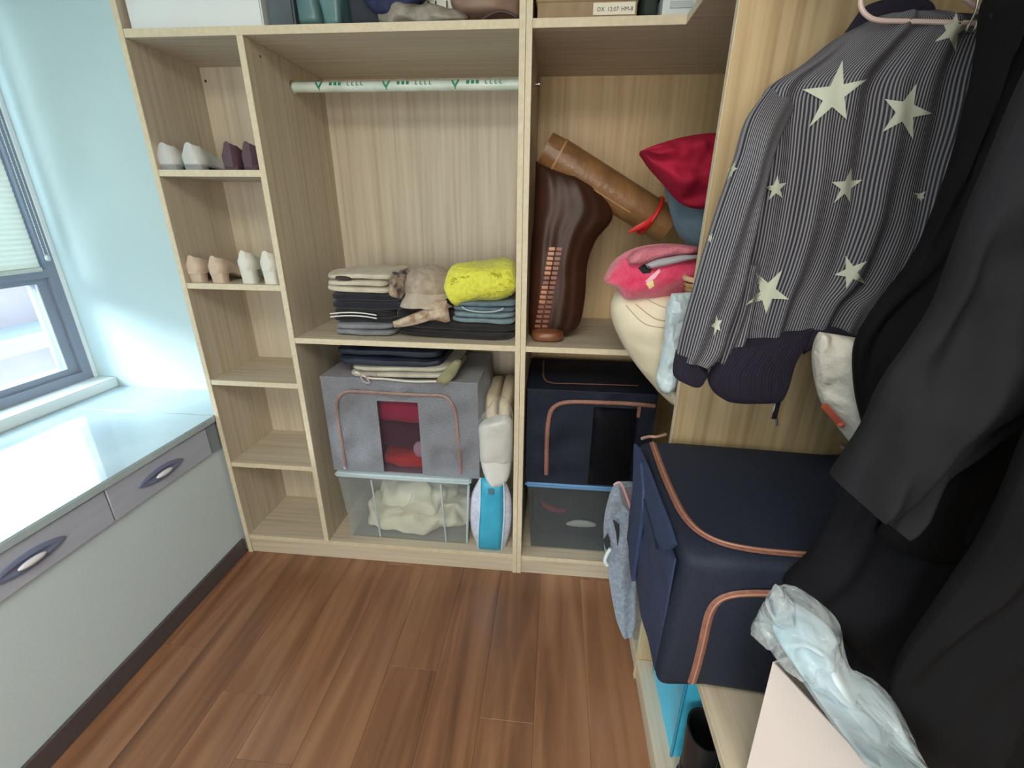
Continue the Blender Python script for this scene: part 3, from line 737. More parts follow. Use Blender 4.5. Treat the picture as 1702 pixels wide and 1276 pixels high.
# ------------------------------------------------------------------ fabric storage boxes
COP = mat('copper_zip', (142,98,84), .55, (120,82,70), 120)
ROSE = mat('rose_copper_zip', (158,134,130), .55, (140,116,112), 120)
def curve(px, Y=None, Z=None, X=None, n=6):
    pts = [P(u,v,**({'Y':Y} if Y is not None else {'Z':Z} if Z is not None else {'X':X})) for u,v in px]; out = []
    for i in range(len(pts)-1):
        a,b,c_,d = pts[max(i-1,0)],pts[i],pts[i+1],pts[min(i+2,len(pts)-1)]
        for j in range(n):
            t = j/n; out.append(.5*((2*b)+(c_-a)*t+(2*a-5*b+4*c_-d)*t*t+(3*b-a-3*c_+d)*t**3))
    return out+[pts[-1]]
def storage_box(label, m, x0,x1,y0,y1,z0,z1, win, zip_px, pane, seed, zw=.006, bul=.01, zm=None, wr=.010):
    t = thing('fabric_storage_box', label, 'storage box', ((x0+x1)/2,(y0+y1)/2,z0))
    W_, Dp, Hh = x1-x0, y1-y0, z1-z0
    mb = MB()
    mb.slab((x0,y0,z1),(W_,0,0),(0,Dp,0),.004,22,14,.010,9,-.006,seed)          # top
    mb.slab((x0,y1,z0),(0,-Dp,0),(0,0,Hh),.004,10,14,.008,9,0,seed+1) if False else None
    mb.slab((x0,y0,z0),(0,Dp,0),(0,0,Hh),.004,12,14,.008,9,-bul,seed+1)           # left
    mb.slab((x1,y1,z0),(0,-Dp,0),(0,0,Hh),.004,12,14,.008,9,-bul,seed+2)          # right
    mb.slab((x1,y1,z0),(-W_,0,0),(0,0,Hh),.004,12,12,.003,9,0,seed+3)            # back
    mb.slab((x0,y1,z0),(W_,0,0),(0,-Dp,0),.004,6,6,0)                            # bottom
    mb.tube([(x0,y0,z0),(x1,y0,z0),(x1,y1,z0),(x0,y1,z0)], .004, 6, closed=True)
    mb.tube([(x0,y0,z1),(x1,y0,z1),(x1,y1,z1),(x0,y1,z1)], .005, 6, closed=True)
    mb.build('box_shell', m, t)
    wx0, wx1, wz0, wz1 = win
    parts_ = []
    for nm, (a,b,c_,d) in (('front_flap',(x0,wx0,z0,z1)),('front_flap',(wx1,x1,z0,z1)),('top_band',(wx0,wx1,wz1,z1))):
        mb = MB(); mb.slab((b,y0,c_),(a-b,0,0),(0,0,d-c_),-.005,16,22,wr,11,.003,seed+4); parts_.append(mb.build(nm, m, t))
    mb = MB().slab((wx1,y0+.002,wz0),(wx0-wx1,0,0),(0,0,wz1-wz0),.0012,8,12,.004,16,0,seed); mb.build('clear_window', pane, t)
    if zip_px:
        ln = lay(zip_px, surface(*parts_), .009)
        z_ = MB().tube(ln, zw, 8, flat=((0,-1,0),.002)).build('zip', zm or COP, t)
        MB().tube([p-Vector((0,.0024,0)) for p in ln], zw*.22, 6).build('zip_teeth', mat('copper_teeth',(170,126,108),.4), z_)
    return t
# lower middle bay, clear bin first
ZB = .096
def bin_(label, x0,x1,y0,y1,z0,z1, body, lidm, ribs=True, loc=None):
    t = thing('plastic_storage_bin', label, 'storage bin', ((x0+x1)/2,(y0+y1)/2,z0))
    k = .012
    def wall(a,b): return a+(b-a)
    vs = [(x0+.02,y0+.015,z0),(x1-.02,y0+.015,z0),(x1-.02,y1-.015,z0),(x0+.02,y1-.015,z0),(x0,y0,z1),(x1,y0,z1),(x1,y1,z1),(x0,y1,z1)]
    th = .0025
    vi = [(x0+.02+th,y0+.015+th,z0+th),(x1-.02-th,y0+.015+th,z0+th),(x1-.02-th,y1-.015-th,z0+th),(x0+.02+th,y1-.015-th,z0+th),(x0+th,y0+th,z1),(x1-th,y0+th,z1),(x1-th,y1-th,z1),(x0+th,y1-th,z1)]
    mb = MB(); mb.add(vs+vi, [(3,2,1,0),(0,1,5,4),(1,2,6,5),(2,3,7,6),(3,0,4,7),(8,9,10,11),(9,8,12,13),(10,9,13,14),(11,10,14,15),(8,11,15,12),(4,5,13,12),(5,6,14,13),(6,7,15,14),(7,4,12,15)])
    mb.build('bin_body', body, t, smooth=False)
    if ribs:
        for fx in (.27,.80):
            xa = x0+(x1-x0)*fx; MB().tube([(xa,y0+.013,z0+.006),(xa-.006,y0-.001,z1-.01)], .004, 8).build('rib', lidm, t)
        for xa,xb in ((x1-.02,x1-.002),): MB().tube([(xa,y0+.015,z0+.006),(xb,y0,z1-.01)], .005, 8).build('rib', lidm, t)
    MB().bbox(x0-.010,x1+.010,y0-.010,y1+.010,z1-.004,z1+.020,.008,3).build('bin_lid', lidm, t)
    return t
CLR = clear('clear_bin_plastic', (250,252,252), .07, .2, milky=(214,224,226))
LID = mat('frosted_lid', (178,194,198), .35)
bx0, bx1 = P(557,790,Y=1.59).x+.012, P(783,795,Y=1.59).x-.01
bin_('clear plastic bin holding white bedding, under the grey fabric box', bx0,bx1,1.585,1.98,ZB,.425, CLR, LID)
wsh = mat('white_bedding',(236,230,208),.85,(222,214,190),9,bump=.2,bscale=30)
mb = MB().soft(bx0+.05,bx1-.03,1.612,1.93,ZB+.005,ZB+.12,e=.7,ez=.7,amp=.03,fr=16,seed=5,nz=34,nu=110).soft(bx0+.12,bx1-.12,1.615,1.92,ZB+.06,ZB+.25,e=1,ez=1.1,amp=.036,fr=15,seed=6,nz=34,nu=110)
solo('white_bedding', mb, wsh, 'rumpled white bedding inside the clear bin below grey box', 'bedding')
GF = mat('grey_heather_fabric',(134,138,146),.85,(114,118,128),220,bump=.3,bscale=260,sheen=.3)
GPANE = clear('tinted_window', (236,222,228), .05, .15, milky=(150,130,140))
gx0, gx1 = P(545,700,Y=1.6).x-.004, P(795,700,Y=1.6).x
GZ0, GZ1 = .447, .872
wx0, wx1 = P(632,720,Y=1.6).x, P(698,720,Y=1.6).x
t = storage_box('grey heather fabric storage box with copper zip and window, on the clear bin', GF, gx0,gx1,1.60,1.98,GZ0,GZ1,(wx0,wx1,GZ0,GZ0+.335),
    [(575,776),(566,720),(560,680),(564,658),(585,649),(640,652),(700,655),(738,658),(753,672),(758,705),(766,788)], GPANE, 3, zm=ROSE, bul=.02, wr=.024)
MB().bbox(-.865,-.857,1.588,1.592,GZ0+.01,GZ0+.045,.001).build('zip_pull', mat('pull_white',(220,220,216),.4), t)
solo('magenta_top', MB().soft(wx0-.05,wx1+.05,1.63,1.9,GZ0+.20,GZ0+.34,e=.5,ez=.6,amp=.012,seed=2), CL('magenta_cloth',(190,44,96)), 'magenta garment seen in upper window of the grey box', 'garment')
solo('dark_purple_top', MB().soft(wx0-.07,wx1+.05,1.66,1.9,GZ0+.07,GZ0+.21,e=.5,ez=.6,amp=.012,seed=4), CL('aubergine_cloth',(62,40,60)), 'dark purple garment in middle of the grey box window', 'garment')
solo('orange_red_top', MB().soft(wx0-.03,wx1+.02,1.615,1.85,GZ0+.006,GZ0+.075,e=.6,ez=.6,amp=.016,fr=16,seed=6), CL('vermilion_cloth',(206,66,44)), 'orange red garment at the bottom of the grey box window', 'garment')
solo('rolled_socks', MB().soft(wx1-.045,wx1+.035,1.61,1.66,GZ0+.065,GZ0+.14,e=.9,ez=.9,amp=.005,seed=6), CL('pale_grey_sock',(196,198,204)), 'pale grey ball of socks behind the grey box window', 'socks')
# on the grey box
folded('folded_jeans','very dark navy folded jeans on top of the grey fabric box',mat('indigo_jeans',(34,44,62),.6,(26,34,50),16,bump=.2,bscale=120),-.85,-.42,1.60,1.90,GZ1+.052,GZ1+.125,2,12,amp=.010)
t = folded('folded_tote','cream folded tote bag with drawstring under the dark jeans',CL('cream_canvas',(196,194,178),(174,172,156)),-.80,-.37,1.595,1.90,GZ1+.006,GZ1+.054,2,13,amp=.006,tilt=(.03,0))
mb = MB(); mb.tube(curve([(590,618),(612,628),(640,630),(680,634),(725,634)], Y=1.583), .0042, 8); mb.build('drawstring', CL('pale_cord',(214,210,198)), t)
mb = MB(); mb.tube(curve([(598,622),(604,634),(614,636),(608,624),(625,622)], Y=1.578), .0035, 8); mb.build('drawstring', CL('mauve_cord',(176,160,164)), t)
solo('olive_pouch', MB().puff([(722,636,742,640,1.6,1.6),(735,618,757,624,1.6,1.6),(752,602,766,605,1.6,1.6),(758,598,764,600,1.6,1.6)], th=.015, amp=.002), CL('olive_canvas',(146,146,112),(120,118,88)), 'small olive canvas roll at right end of the cream tote', 'pouch')
# white cushion in plastic and blue pouch
SATIN = mat('white_satin', (226,228,226), .3, (212,216,216), 6, bump=.15, bscale=18)
PLS = clear('thin_poly_bag', (250,250,250), .10, .12, milky=(238,236,230), crinkle=18)
t = thing('bagged_cushion', 'tall white cushion rolled in clear plastic, beside grey fabric box', 'cushion', (-.215,1.75,.44))
MB().puff([(812,696,838,690,1.60,1.60),(796,706,851,700,1.60,1.60),(796,735,852,730,1.60,1.60),(798,765,850,765,1.60,1.60),(806,790,846,792,1.60,1.60),(818,806,832,808,1.60,1.60)], th=.045, amp=.003, e=3, folds=((.003,1,0,0),)).build('cushion', SATIN, t)
MB().soft(-.262,-.205,1.62,1.95,.50,.80,e=.5,ez=.4,amp=.008,seed=1).soft(-.205,-.148,1.61,1.95,.50,.81,e=.5,ez=.4,amp=.008,seed=2).build('rolled_filling', mat('cushion_side',(206,194,168),.6), t)
MB().puff([(822,662,838,662,1.60,1.60),(806,682,850,680,1.60,1.60),(794,702,853,700,1.59,1.59),(793,735,853,730,1.59,1.59),(796,768,852,768,1.59,1.59)], th=.052, amp=.006, fr=20, e=3).build('plastic_wrap', PLS, t)
t = thing('zip_pouch', 'upright white and turquoise zip pouch below the white cushion', 'pouch', (-.23,1.63,ZB))
MB().puff([(797,794,838,797),(784,820,848,822),(781,850,850,852),(783,880,847,884),(793,908,838,912)], Y=1.60, th=.03, amp=.003, e=3).build('pouch_body', mat('lilac_white_mesh',(206,208,224),.6,(180,188,210),60), t)
MB().puff([(798,794,836,797),(798,820,838,822),(797,850,838,852),(795,880,836,884),(794,910,833,913)], Y=1.592, th=.032, amp=.002, e=6).build('centre_panel', mat('turquoise_nylon',(62,170,204),.5,(50,156,192),12), t)
for k in (0,1):
    e_ = [(798,794),(798,820),(797,850),(795,880),(794,912)] if k == 0 else [(836,797),(838,822),(838,852),(836,884),(833,914)]
    MB().tube(curve(e_, Y=1.565), .0022, 6).build('piping', mat('pale_piping',(190,224,232),.5), t)
MB().bbox(-.236,-.212,1.553,1.557,.40,.425,.001).build('pull_tab', mat('slate_tab',(84,116,140),.5), t)

# corner bay : navy box on dark bin with blue lid
NF = mat('navy_oxford_cloth', (26,32,46), .75, (30,37,54), 240, bump=.15, bscale=300, spec=.3)
DPANE = clear('dark_window', (200,200,206), .10, .1, milky=(60,60,66))
bin_('clear plastic bin with blue lid and dark clothes, in the corner bay', -.075,.40,1.60,1.98,ZB,.425, clear('smoky_bin', (232,236,238), .10, .15, milky=(140,148,152)), mat('blue_lid',(104,150,196),.4), ribs=False)
solo('dark_clothes', MB().soft(-.05,.37,1.635,1.93,ZB+.006,ZB+.27,e=.5,ez=.5,amp=.02,seed=8), CL('ink_cloth',(30,32,38),(20,22,28)), 'heap of dark clothes inside the blue lidded bin', 'clothes')
solo('white_glove', MB().puff([(940,870,941,872),(955,865,958,875),(975,866,978,876),(990,871,990,874)], Y=1.622, th=.008, amp=.001), CL('white_cotton',(222,220,206)), 'small white cloth in front of the dark clothes in blue lidded bin', 'cloth')
solo('red_cloth', MB().puff([(896,830,898,834),(910,838,908,846),(930,846,928,852),(942,846,942,850)], Y=1.622, th=.008, amp=.001), CL('dull_red_cloth',(150,46,52)), 'small dull red cloth in the blue lidded bin', 'cloth')
kx0, kx1 = -.085, .405
wx0, wx1 = P(983,720,Y=1.6).x, P(1055,720,Y=1.6).x
t = storage_box('navy fabric storage box with copper zip and dark window, corner bay', NF, kx0,kx1,1.60,1.98,.447,.858,(wx0,wx1,.45,.80),
    [(907,787),(908,740),(912,695),(920,675),(945,667),(1000,668),(1060,671),(1110,678),(1135,690)], DPANE, 7, zw=.0085)
MB().tube(curve([(903,600),(903,625),(915,636),(960,638),(1060,641)], Z=.864), .004, 6, flat=((0,0,1),.002)).build('lid_zip', COP, t)
MB().bbox(P(1061,690,Y=1.585).x-.007,P(1061,690,Y=1.585).x+.007,1.584,1.59,P(1061,695,Y=1.585).z,P(1061,672,Y=1.585).z,.002).build('zip_pull', COP, t)
solo('black_garment', MB().soft(wx0-.04,wx1+.04,1.625,1.9,.46,.80,e=.5,ez=.5,amp=.02,fr=12,seed=9), mat('black_satin',(16,17,20),.35), 'shiny black garment behind window of the corner navy box', 'garment')

# ------------------------------------------------------------------ corner shelf things
BRN = mat('dark_brown_lacquer', (66,36,22), .42, (46,26,17), 6, spec=.35)
t = thing('folded_bamboo_mat', 'dark brown glossy folded tile mat standing against the pillar', 'mat', (0,1.75,ZM))
MB().puff([(890,268,990,300),(888,330,1018,358),(886,370,990,400),(882,420,976,440),(880,480,972,495),(878,530,962,540),(880,556,938,558)], Y=1.70, th=.055, amp=.002, e=2.6, nu=60, folds=((.003,2,0,.1),(.0012,5,1,0)), seed=2).build('mat_body', BRN, t); mt_ = surface(t.children[0])
TILE = mat('amber_bamboo_tile', (206,140,84), .25, (150,86,48), 30); TIL2 = mat('brown_bamboo_tile', (122,62,38), .3)
first = None; mesh1 = MB().bbox(-.0115,.0115,-.003,.003,-.0066,.0066,.0015).build('bamboo_tile', TILE); mesh1.parent = t; mesh2 = None
k = 0
for i in range(18):
    for j in range(2):
        v = 414+i*8; u = 918-i*1.5+(j*12)-1; dq = (P(u,v,Y=1)-Vector((0,0,H))).normalized(); h_ = mt_.ray_cast(Vector((0,0,H)), dq)[0]
        if h_ is None: continue
        p = h_-dq*.001
        bright = (j == 0 and i < 12 and i not in (6,7)) or (j == 1 and i == 30)
        o = mesh1 if k == 0 else mesh1.copy()
        if k: COL.objects.link(o)
        if not bright:
            if mesh2 is None: mesh2 = mesh1.data.copy(); mesh2.materials[0] = TIL2
            o.data = mesh2
        o.location = p - wpos(t); k += 1
MB().soft(-.078,.045,1.60,1.75,ZM,ZM+.045,e=.6,ez=.6,amp=.003,seed=4).build('mat_foot', mat('chestnut_fold',(132,82,52),.3,(104,60,38),9), t)
# rolled mat
t = thing('rolled_mat', 'brown rolled bamboo mat tied with a red ribbon, leaning in the corner bay', 'mat', (.15,1.78,1.6))
a = P(905,248,Y=1.72); b = P(1108,376,Y=1.74); dr = (b-a).normalized()
BM = mat('tan_woven_mat', (142,104,66), .35, (112,78,48), 9, (1,1,1), bump=.2, bscale=60)
MB().tube([a+dr*(b-a).length*i/12 for i in range(13)], [.056,.060]+[.062]*11, 28).build('roll', BM, t)
MB().tube([a+dr*.05+Vector((0,0,0)), a+dr*.056], .0635, 28).build('binding', mat('pale_binding',(176,140,100),.5), t)
sd = dr.cross(Vector((0,1,0))).normalized(); fw = dr.cross(sd).normalized()
if fw.y > 0: fw = -fw
if sd.z < 0: sd = -sd
cn = a+dr*(b-a).length*.86
MB().tube([cn+ (sd*cos(2*pi*k/28)+fw*sin(2*pi*k/28))*.066 for k in range(28)], .007, 8, closed=True).build('ribbon', mat('red_ribbon',(210,34,30),.5), t)
MB().tube([cn+fw*.062+sd*.0, cn+fw*.072-sd*.03-dr*.01, cn+fw*.066-sd*.06-dr*.03, cn+fw*.06-sd*.085-dr*.045], [.008,.011,.009,.004], 8, flat=(fw,.002)).build('ribbon_tail', mat('red_ribbon',(210,34,30),.5), t)
sm = a.lerp(b,.45)
MB().tube([sm-dr*.05+fw*.055-sd*.03, sm+dr*.13+fw*.055-sd*.03], .0025, 6).build('seam', mat('pale_binding',(176,140,100),.5), t)
# soft things on the corner shelf
RED = mat('crimson_satin', (178,36,66), .8, (160,28,56), 6, bump=.5, bscale=22, spec=.2)
mb = MB().puff([(1063,252,1065,255),(1085,243,1082,282),(1115,233,1104,308),(1150,225,1130,338),(1190,221,1165,348),(1235,226,1200,338),(1270,250,1240,320)], Y=1.55, th=.075, amp=.016, fr=12, folds=((.012,2,1,.7),), e=2, nu=40)
solo('red_cushion', mb, RED, 'crimson satin cushion, highest of the heap in the corner bay', 'cushion')
mb = MB().puff([(1102,305,1240,300),(1108,330,1235,340),(1116,362,1230,370),(1128,392,1222,400),(1150,415,1210,420)], Y=1.66, th=.07, amp=.012, fr=10, e=2, folds=((.007,1.5,0,.8),))
solo('blue_grey_cushion', mb, CL('slate_blue_cotton',(108,130,144),(92,112,128)), 'slate blue cotton bundle squeezed beneath crimson cushion', 'bundle')
mb = MB().puff([(1100,280,1140,290),(1110,340,1150,350),(1120,380,1160,390)], Y=1.95, th=.04, amp=.01, e=2)
solo('olive_cloth', mb, CL('olive_grey_cloth',(112,104,78)), 'olive grey cloth behind the slate blue bundle', 'cloth')
PK = mat('hot_pink_towelling', (214,50,92), .95, (228,84,120), 26, bump=.8, bscale=160, sheen=.5)
t = thing('pink_towel', 'hot pink towelling cushion with grey and black print, on the cream pillow', 'towel', (.3,1.42,1.27))
tw = MB().puff([(1003,466,1006,470),(1018,438,1022,478),(1035,422,1040,498),(1060,411,1068,496),(1090,406,1098,494),(1125,406,1135,490),(1165,412,1160,482),(1195,420,1190,474)], Y=1.335, th=.07, amp=.006, fr=12, folds=((.006,1.5,0,.4),), e=2)
tw.build('towel_body', PK, t)
def patch(name, px, c, Y, par, th=.003, rough=.9, mtl=None):
    mb = MB(); pts = [P(u,v,Y=Y) for u,v in px]; k = len(pts)
    mb.add([p for p in pts]+[p+Vector((0,th,0)) for p in pts], [tuple(range(k)), tuple(range(2*k-1,k-1,-1))]+[(i,k+i,k+(i+1)%k,(i+1)%k) for i in range(k)])
    return mb.build(name, mtl or mat(name+'_ink', c, rough), par, smooth=False)
mb = MB().puff([(1040,430,1042,440),(1060,414,1064,440),(1090,408,1094,430),(1125,406,1128,424),(1160,410,1160,420)], Y=1.29, th=.035, amp=.006, fr=16)
mb.build('pale_pink_fold', mat('dusty_pink',(206,128,140),.95,(190,108,124),26,bump=.6,bscale=150), t)
mb = MB().puff([(1072,440,1078,447),(1090,432,1094,444),(1110,428,1114,440),(1135,424,1138,434),(1160,424,1160,430)], Y=1.262, th=.016, amp=.002)
mb.build('grey_print', CL('soft_grey_print',(164,164,172)), t)
pk_ = surface(*[c for c in t.children])
decal([(1060,446),(1070,439),(1083,445),(1081,454),(1068,455)], pk_, mat('black_print2',(30,28,34),.9), 'dark_print', t)
decal([(1072,468),(1082,458),(1096,446),(1097,452),(1088,463),(1076,471)], pk_, mat('pale_print',(232,180,196),.9), 'pale_print', t)
decal([(1073,471),(1085,466),(1087,476),(1079,481)], pk_, mat('cream_print',(232,214,150),.9), 'cream_print', t)
CRM = mat('cream_pillow_cotton', (224,216,192), .85, (214,204,178), 5, bump=.15, bscale=25)
t = thing('cream_pillow', 'large cream pillow sagging over the edge of the corner shelf', 'pillow', (.33,1.38,ZM))
pl = MB().puff([(1024,482,1150,482),(1015,506,1172,504),(1018,535,1185,535),(1033,570,1190,575),(1052,600,1175,608),(1072,626,1162,632),(1092,648,1145,655),(1108,662,1128,664)], Y=1.38, th=.105, amp=.010, fr=8, e=2.2, nu=40, ends=(1,1), folds=((.006,1.5,2,.5),))
pb_ = pl.build('pillow_body', CRM, t)
for (p0, p1, p2) in (((1040,508),(1070,538),(1104,545)),((1055,505),(1085,528),(1106,534)),((1075,498),(1095,508),(1112,514))):
    MB().tube(lay([p0,p1,p2], surface(pb_), .0005, n=8), .0014, 5).build('stitched_line', mat('tan_stitch',(176,160,132),.9), t)
t = thing('inflated_plastic_sleeve', 'pale blue clear plastic wrapper beside jacket cuff, in front of cream pillow', 'wrapper', (.32,1.2,1.05))
MB().puff([(1116,488,1150,486),(1108,510,1150,520),(1105,545,1145,550),(1100,580,1135,585),(1094,610,1128,615),(1090,635,1122,640),(1098,652,1112,658)], Y=1.19, th=.03, amp=.010, fr=26, e=2, nu=30).build('wrapper_body', mat('ice_blue_plastic',(206,222,228),.18,(184,204,214),24,bump=.6,bscale=40), t)
t = thing('wicker_basket', 'small tan wicker basket between pink towel and hanging jacket', 'basket', (.40,1.215,1.29))
cb = Vector((.412,1.235,1.262)); mb = MB()
for i in range(6): mb.tube([cb+Vector((cos(2*pi*k/28)*(.05+.003*i), sin(2*pi*k/28)*(.05+.003*i), i*.012)) for k in range(28)], .006, 6, closed=True)
mb.build('basket_body', mat('tan_wicker',(196,160,116),.7,(160,122,80),60), t)
MB().tube([cb+Vector((cos(2*pi*k/28)*.069, sin(2*pi*k/28)*.069, .076)) for k in range(28)], .007, 8, closed=True).build('rim', mat('pale_wicker',(216,184,146),.7), t)

# ------------------------------------------------------------------ grey slouching fabric box below, by the end panel
GD = mat('grey_blue_felt', (150,162,178), .85, (122,136,156), 90, bump=.4, bscale=200, sheen=.3)
t = thing('slouching_fabric_box', 'slouching grey blue fabric box with zip, in the bottom corner', 'storage box', (.29,1.25,.1))
MB().puff([(1022,802,1058,802,1.26,1.26),(1012,825,1062,828,1.25,1.25),(1004,860,1062,862,1.25,1.25),(1003,900,1060,900,1.24,1.24),(1009,945,1058,945,1.22,1.22),(1016,990,1058,990,1.19,1.19),(1024,1030,1057,1030,1.16,1.16),(1034,1057,1050,1058,1.15,1.15)], th=.030, amp=.006, fr=16, e=2, folds=((.005,1.5,.5,.6),), nu=30).build('box_shell', GD, t)
patch('handle_hole', [(1002,898),(1010,888),(1014,900),(1013,916),(1006,912)], (44,46,50), 1.205, t)
patch('handle_hole', [(1018,864),(1029,872),(1029,890),(1026,908),(1023,884)], (44,46,50), 1.205, t)
MB().tube(curve([(1014,912),(1008,922),(1005,932),(1009,940)], Y=1.20), .006, 8).build('white_tag', mat('white_tag',(222,236,238),.6), t)
MB().tube(curve([(1020,806),(1028,802),(1034,808),(1042,828),(1048,846)], Y=1.205), .004, 6, flat=((0,-1,0),.002)).build('zip', mat('rose_zip',(206,160,164),.5), t)
patch('mesh_window', [(1028,812),(1055,810),(1056,846),(1044,850),(1034,838)], (118,116,122), 1.212, t)

# ------------------------------------------------------------------ big navy box on the right shelf
t = thing('fabric_storage_box', 'big navy fabric storage box with copper zips, nearest the camera', 'storage box', (.52,.87,.6))
NX0, NX1, NY0, NY1 = .243, .80, .645, 1.095
NB = mat('navy_canvas', (28,35,50), .65, (34,42,60), 200, bump=.12, bscale=300, spec=.3)
shell = MB().soft(NX0,NX1,NY0,NY1,.602,.932,e=.11,ez=.10,nz=36,nu=110,amp=.016,fr=8,seed=3).build('box_shell', NB, t)
tr_ = surface(shell)
for nm_, ax_, px_ in (('lid_zip', Vector((0,0,1)), [(1082,731),(1088,748),(1100,782),(1116,820),(1134,855),(1160,884),(1200,904),(1260,916),(1350,924)]),
                      ('front_zip', Vector((0,-1,0)), [(1143,1150),(1156,1110),(1168,1062),(1178,1020),(1192,998),(1215,988),(1250,985),(1290,986),(1340,988)])):
    ln = lay(px_, tr_, .002)
    z_ = MB().tube(ln, .0085, 8, flat=(ax_, .0022)).build(nm_, COP, t)
    MB().tube([p+ax_*.0026 for p in ln], .002, 6).build('zip_teeth', mat('copper_teeth',(170,126,108),.4), z_)
MB().tube(curve([(1066,729),(1078,726),(1092,726),(1106,722)], Z=.942), .004, 8).build('zip_pull', mat('rose_metal',(206,170,150),.4,metal=.5), t)
MB().tube(curve([(1398,742),(1410,750),(1418,757)], Z=.942), .005, 8).build('zip_pull', mat('rose_metal',(206,170,150),.4,metal=.5), t)
SB = mat('lit_blue_canvas', (46,64,102), .7, (38,54,88), 160, bump=.3, bscale=200)  # strap cloth with the window light painted into its blue
hx = NX0-.016
def side(px): return [P(u,v,X=hx) for u,v in px]
def flap(px, x, th, m, name, par, label=None):
    mb = MB(); a = [P(u,v,X=x) for u,v in px]; k = len(a)
    mb.add(a+[p+Vector((th,0,0)) for p in a], [tuple(range(k)), tuple(range(2*k-1,k-1,-1))]+[(q,k+q,k+(q+1)%k,(q+1)%k) for q in range(k)])
    return mb.build(name, m, par, smooth=False, label=label)
MB().slab((NX0+.001,NY1-.02,.618),(0,-(NY1-NY0-.05),0),(0,0,.29),.004,30,22,.010,12,.012,5).build('side_panel', mat('window_lit_navy_canvas', (44,58,90), .7, (38,50,80), 160, bump=.2, bscale=240), t)  # added panel: window light on the navy cloth put in as lighter blue
flap([(1053,738),(1063,770),(1067,812),(1066,850),(1060,892),(1049,966),(1044,925),(1046,890),(1050,850),(1051,800)], hx-.006, .008, SB, 'carry_strap', t, 'lit blue carry strap')
flap([(1057,742),(1072,775),(1092,830),(1108,872),(1118,905),(1106,915),(1093,905),(1083,880),(1072,845),(1066,812)], hx, .008, SB, 'carry_strap', t)
MB().tube(side([(1067,815),(1076,850),(1085,880),(1091,912)]), .003, 6).build('strap_fold', NB, t)
# ------------------------------------------------------------------ things on the lower right board
t = thing('cyan_carrier_bag', 'bright cyan plastic bag standing on the board below the navy box', 'bag', (.45,.87,ZB))
CY_ = mat('bright_cyan_plastic', (84,204,240), .35, (70,190,232), 8)
bxx, byy = .378, .825
MB().slab((bxx,byy,ZB),(0,.26,0),(0,0,.40),.004,10,12,.010,9,0,2).slab((bxx,byy,ZB),(.17,0,0),(0,0,.40),-.004,8,12,.008,9,0,3).slab((bxx+.17,byy,ZB),(0,.26,0),(0,0,.40),.004,8,8,.006).slab((bxx,byy+.26,ZB),(.17,0,0),(0,0,.40),.004,8,8,.006).slab((bxx,byy,ZB),(.17,0,0),(0,.26,0),.004,3,3,0).build('bag_body', CY_, t)
MB().tube([(bxx,byy,ZB),(bxx-.001,byy-.001,ZB+.2),(bxx,byy,ZB+.40)], .004, 6).build('seam', mat('teal_seam',(40,140,176),.4), t)
BL = mat('black_boot_leather', (22,24,28), .45)
def boot(label, x, y, par=None):
    t = thing('ankle_boot', label, 'boot', (0,0,0), 'black boots under the navy box')
    vs = []; fs = []; n = 24
    prof = [(0,0,.045,.035),(0,.05,.045,.036),(.002,.10,.044,.036),(.0,.18,.048,.040),(0,.235,.052,.042)]
    for (yo, z, ry, rx) in prof:
        for k in range(n): th = 2*pi*k/n; vs.append((cos(th)*rx, yo+sin(th)*ry, z))
    L = len(prof)
    for (yo, z, ry, rx) in ((0,.232,.047,.037),(0,.12,.040,.032)):
        for k in range(n): th = 2*pi*k/n; vs.append((cos(th)*rx, yo+sin(th)*ry, z))
    for i in range(L+1):
        for k in range(n): fs.append((i*n+k, i*n+(k+1)%n, (i+1)*n+(k+1)%n, (i+1)*n+k))
    fs += [tuple(range(n-1,-1,-1)), tuple((L+1)*n+k for k in range(n))]
    mb = MB(); mb.add(vs, fs); mb.build('shaft', BL, t)
    MB().soft(-.042,.042,-.045,.20,.012,.095,e=.6,ez=.6,amp=.003,seed=2,tilt=(0,-.12)).build('foot', BL, t)
    MB().soft(-.044,.044,-.048,.205,0,.02,e=.55,ez=.3,amp=0).build('sole', mat('rubber_sole',(34,34,36),.8), t)
    t.location = (x,y,ZB); return t
q1 = boot('black ankle boot in front of the cyan bag, left one', .412, .755); q1.rotation_euler.z = pi-.1
q2 = copy_tree(q1); q2.location = (.505,.75,ZB); q2['label'] = 'black ankle boot in front of the cyan bag, right one'

# ------------------------------------------------------------------ hanging jacket with stars
t = thing('star_jacket', 'pin striped bomber jacket with cream stars and navy rib cuffs on a hanger', 'jacket', (.55,1.0,1.15))
ST = stripe_mat(); RIB = mat('navy_rib', (28,24,46), .9, (22,18,38), 60, (30,30,1), bump=.3)
JY = .985
body = MB().puff([(1438,38,1560,40),(1380,70,1650,40),(1330,110,1648,70),(1272,150,1640,140),(1262,200,1622,220),(1258,270,1590,320),(1250,340,1560,420),(1240,410,1510,500),(1226,480,1470,510),(1216,535,1440,545),(1214,572,1423,564)],
    Y=JY, th=.05, nr=8, nu=110, folds=((.010,3.5,.4,.12),(.006,6.3,1.2,-.1)), amp=.003, fr=6, e=3.2, ends=(0,0), uv=True)
bodyA = list(body.last[2]); bpts = body.last[0]
jb_ = body.build('jacket_body', ST, t)
sl = MB().puff([(1285,138,1330,160,JY+.0,JY+.0),(1243,195,1285,250,JY-.045,JY-.045),(1222,262,1262,340),(1196,335,1248,410),(1172,410,1235,480),(1152,480,1215,540),(1134,545,1200,590),(1124,592,1180,606)],
    Y=JY-.065, th=.038, nr=8, nu=40, folds=((.006,2,1,.3),), amp=.003, e=2.2, ends=(1,0), uv=True)
sl.build('sleeve', ST, t)
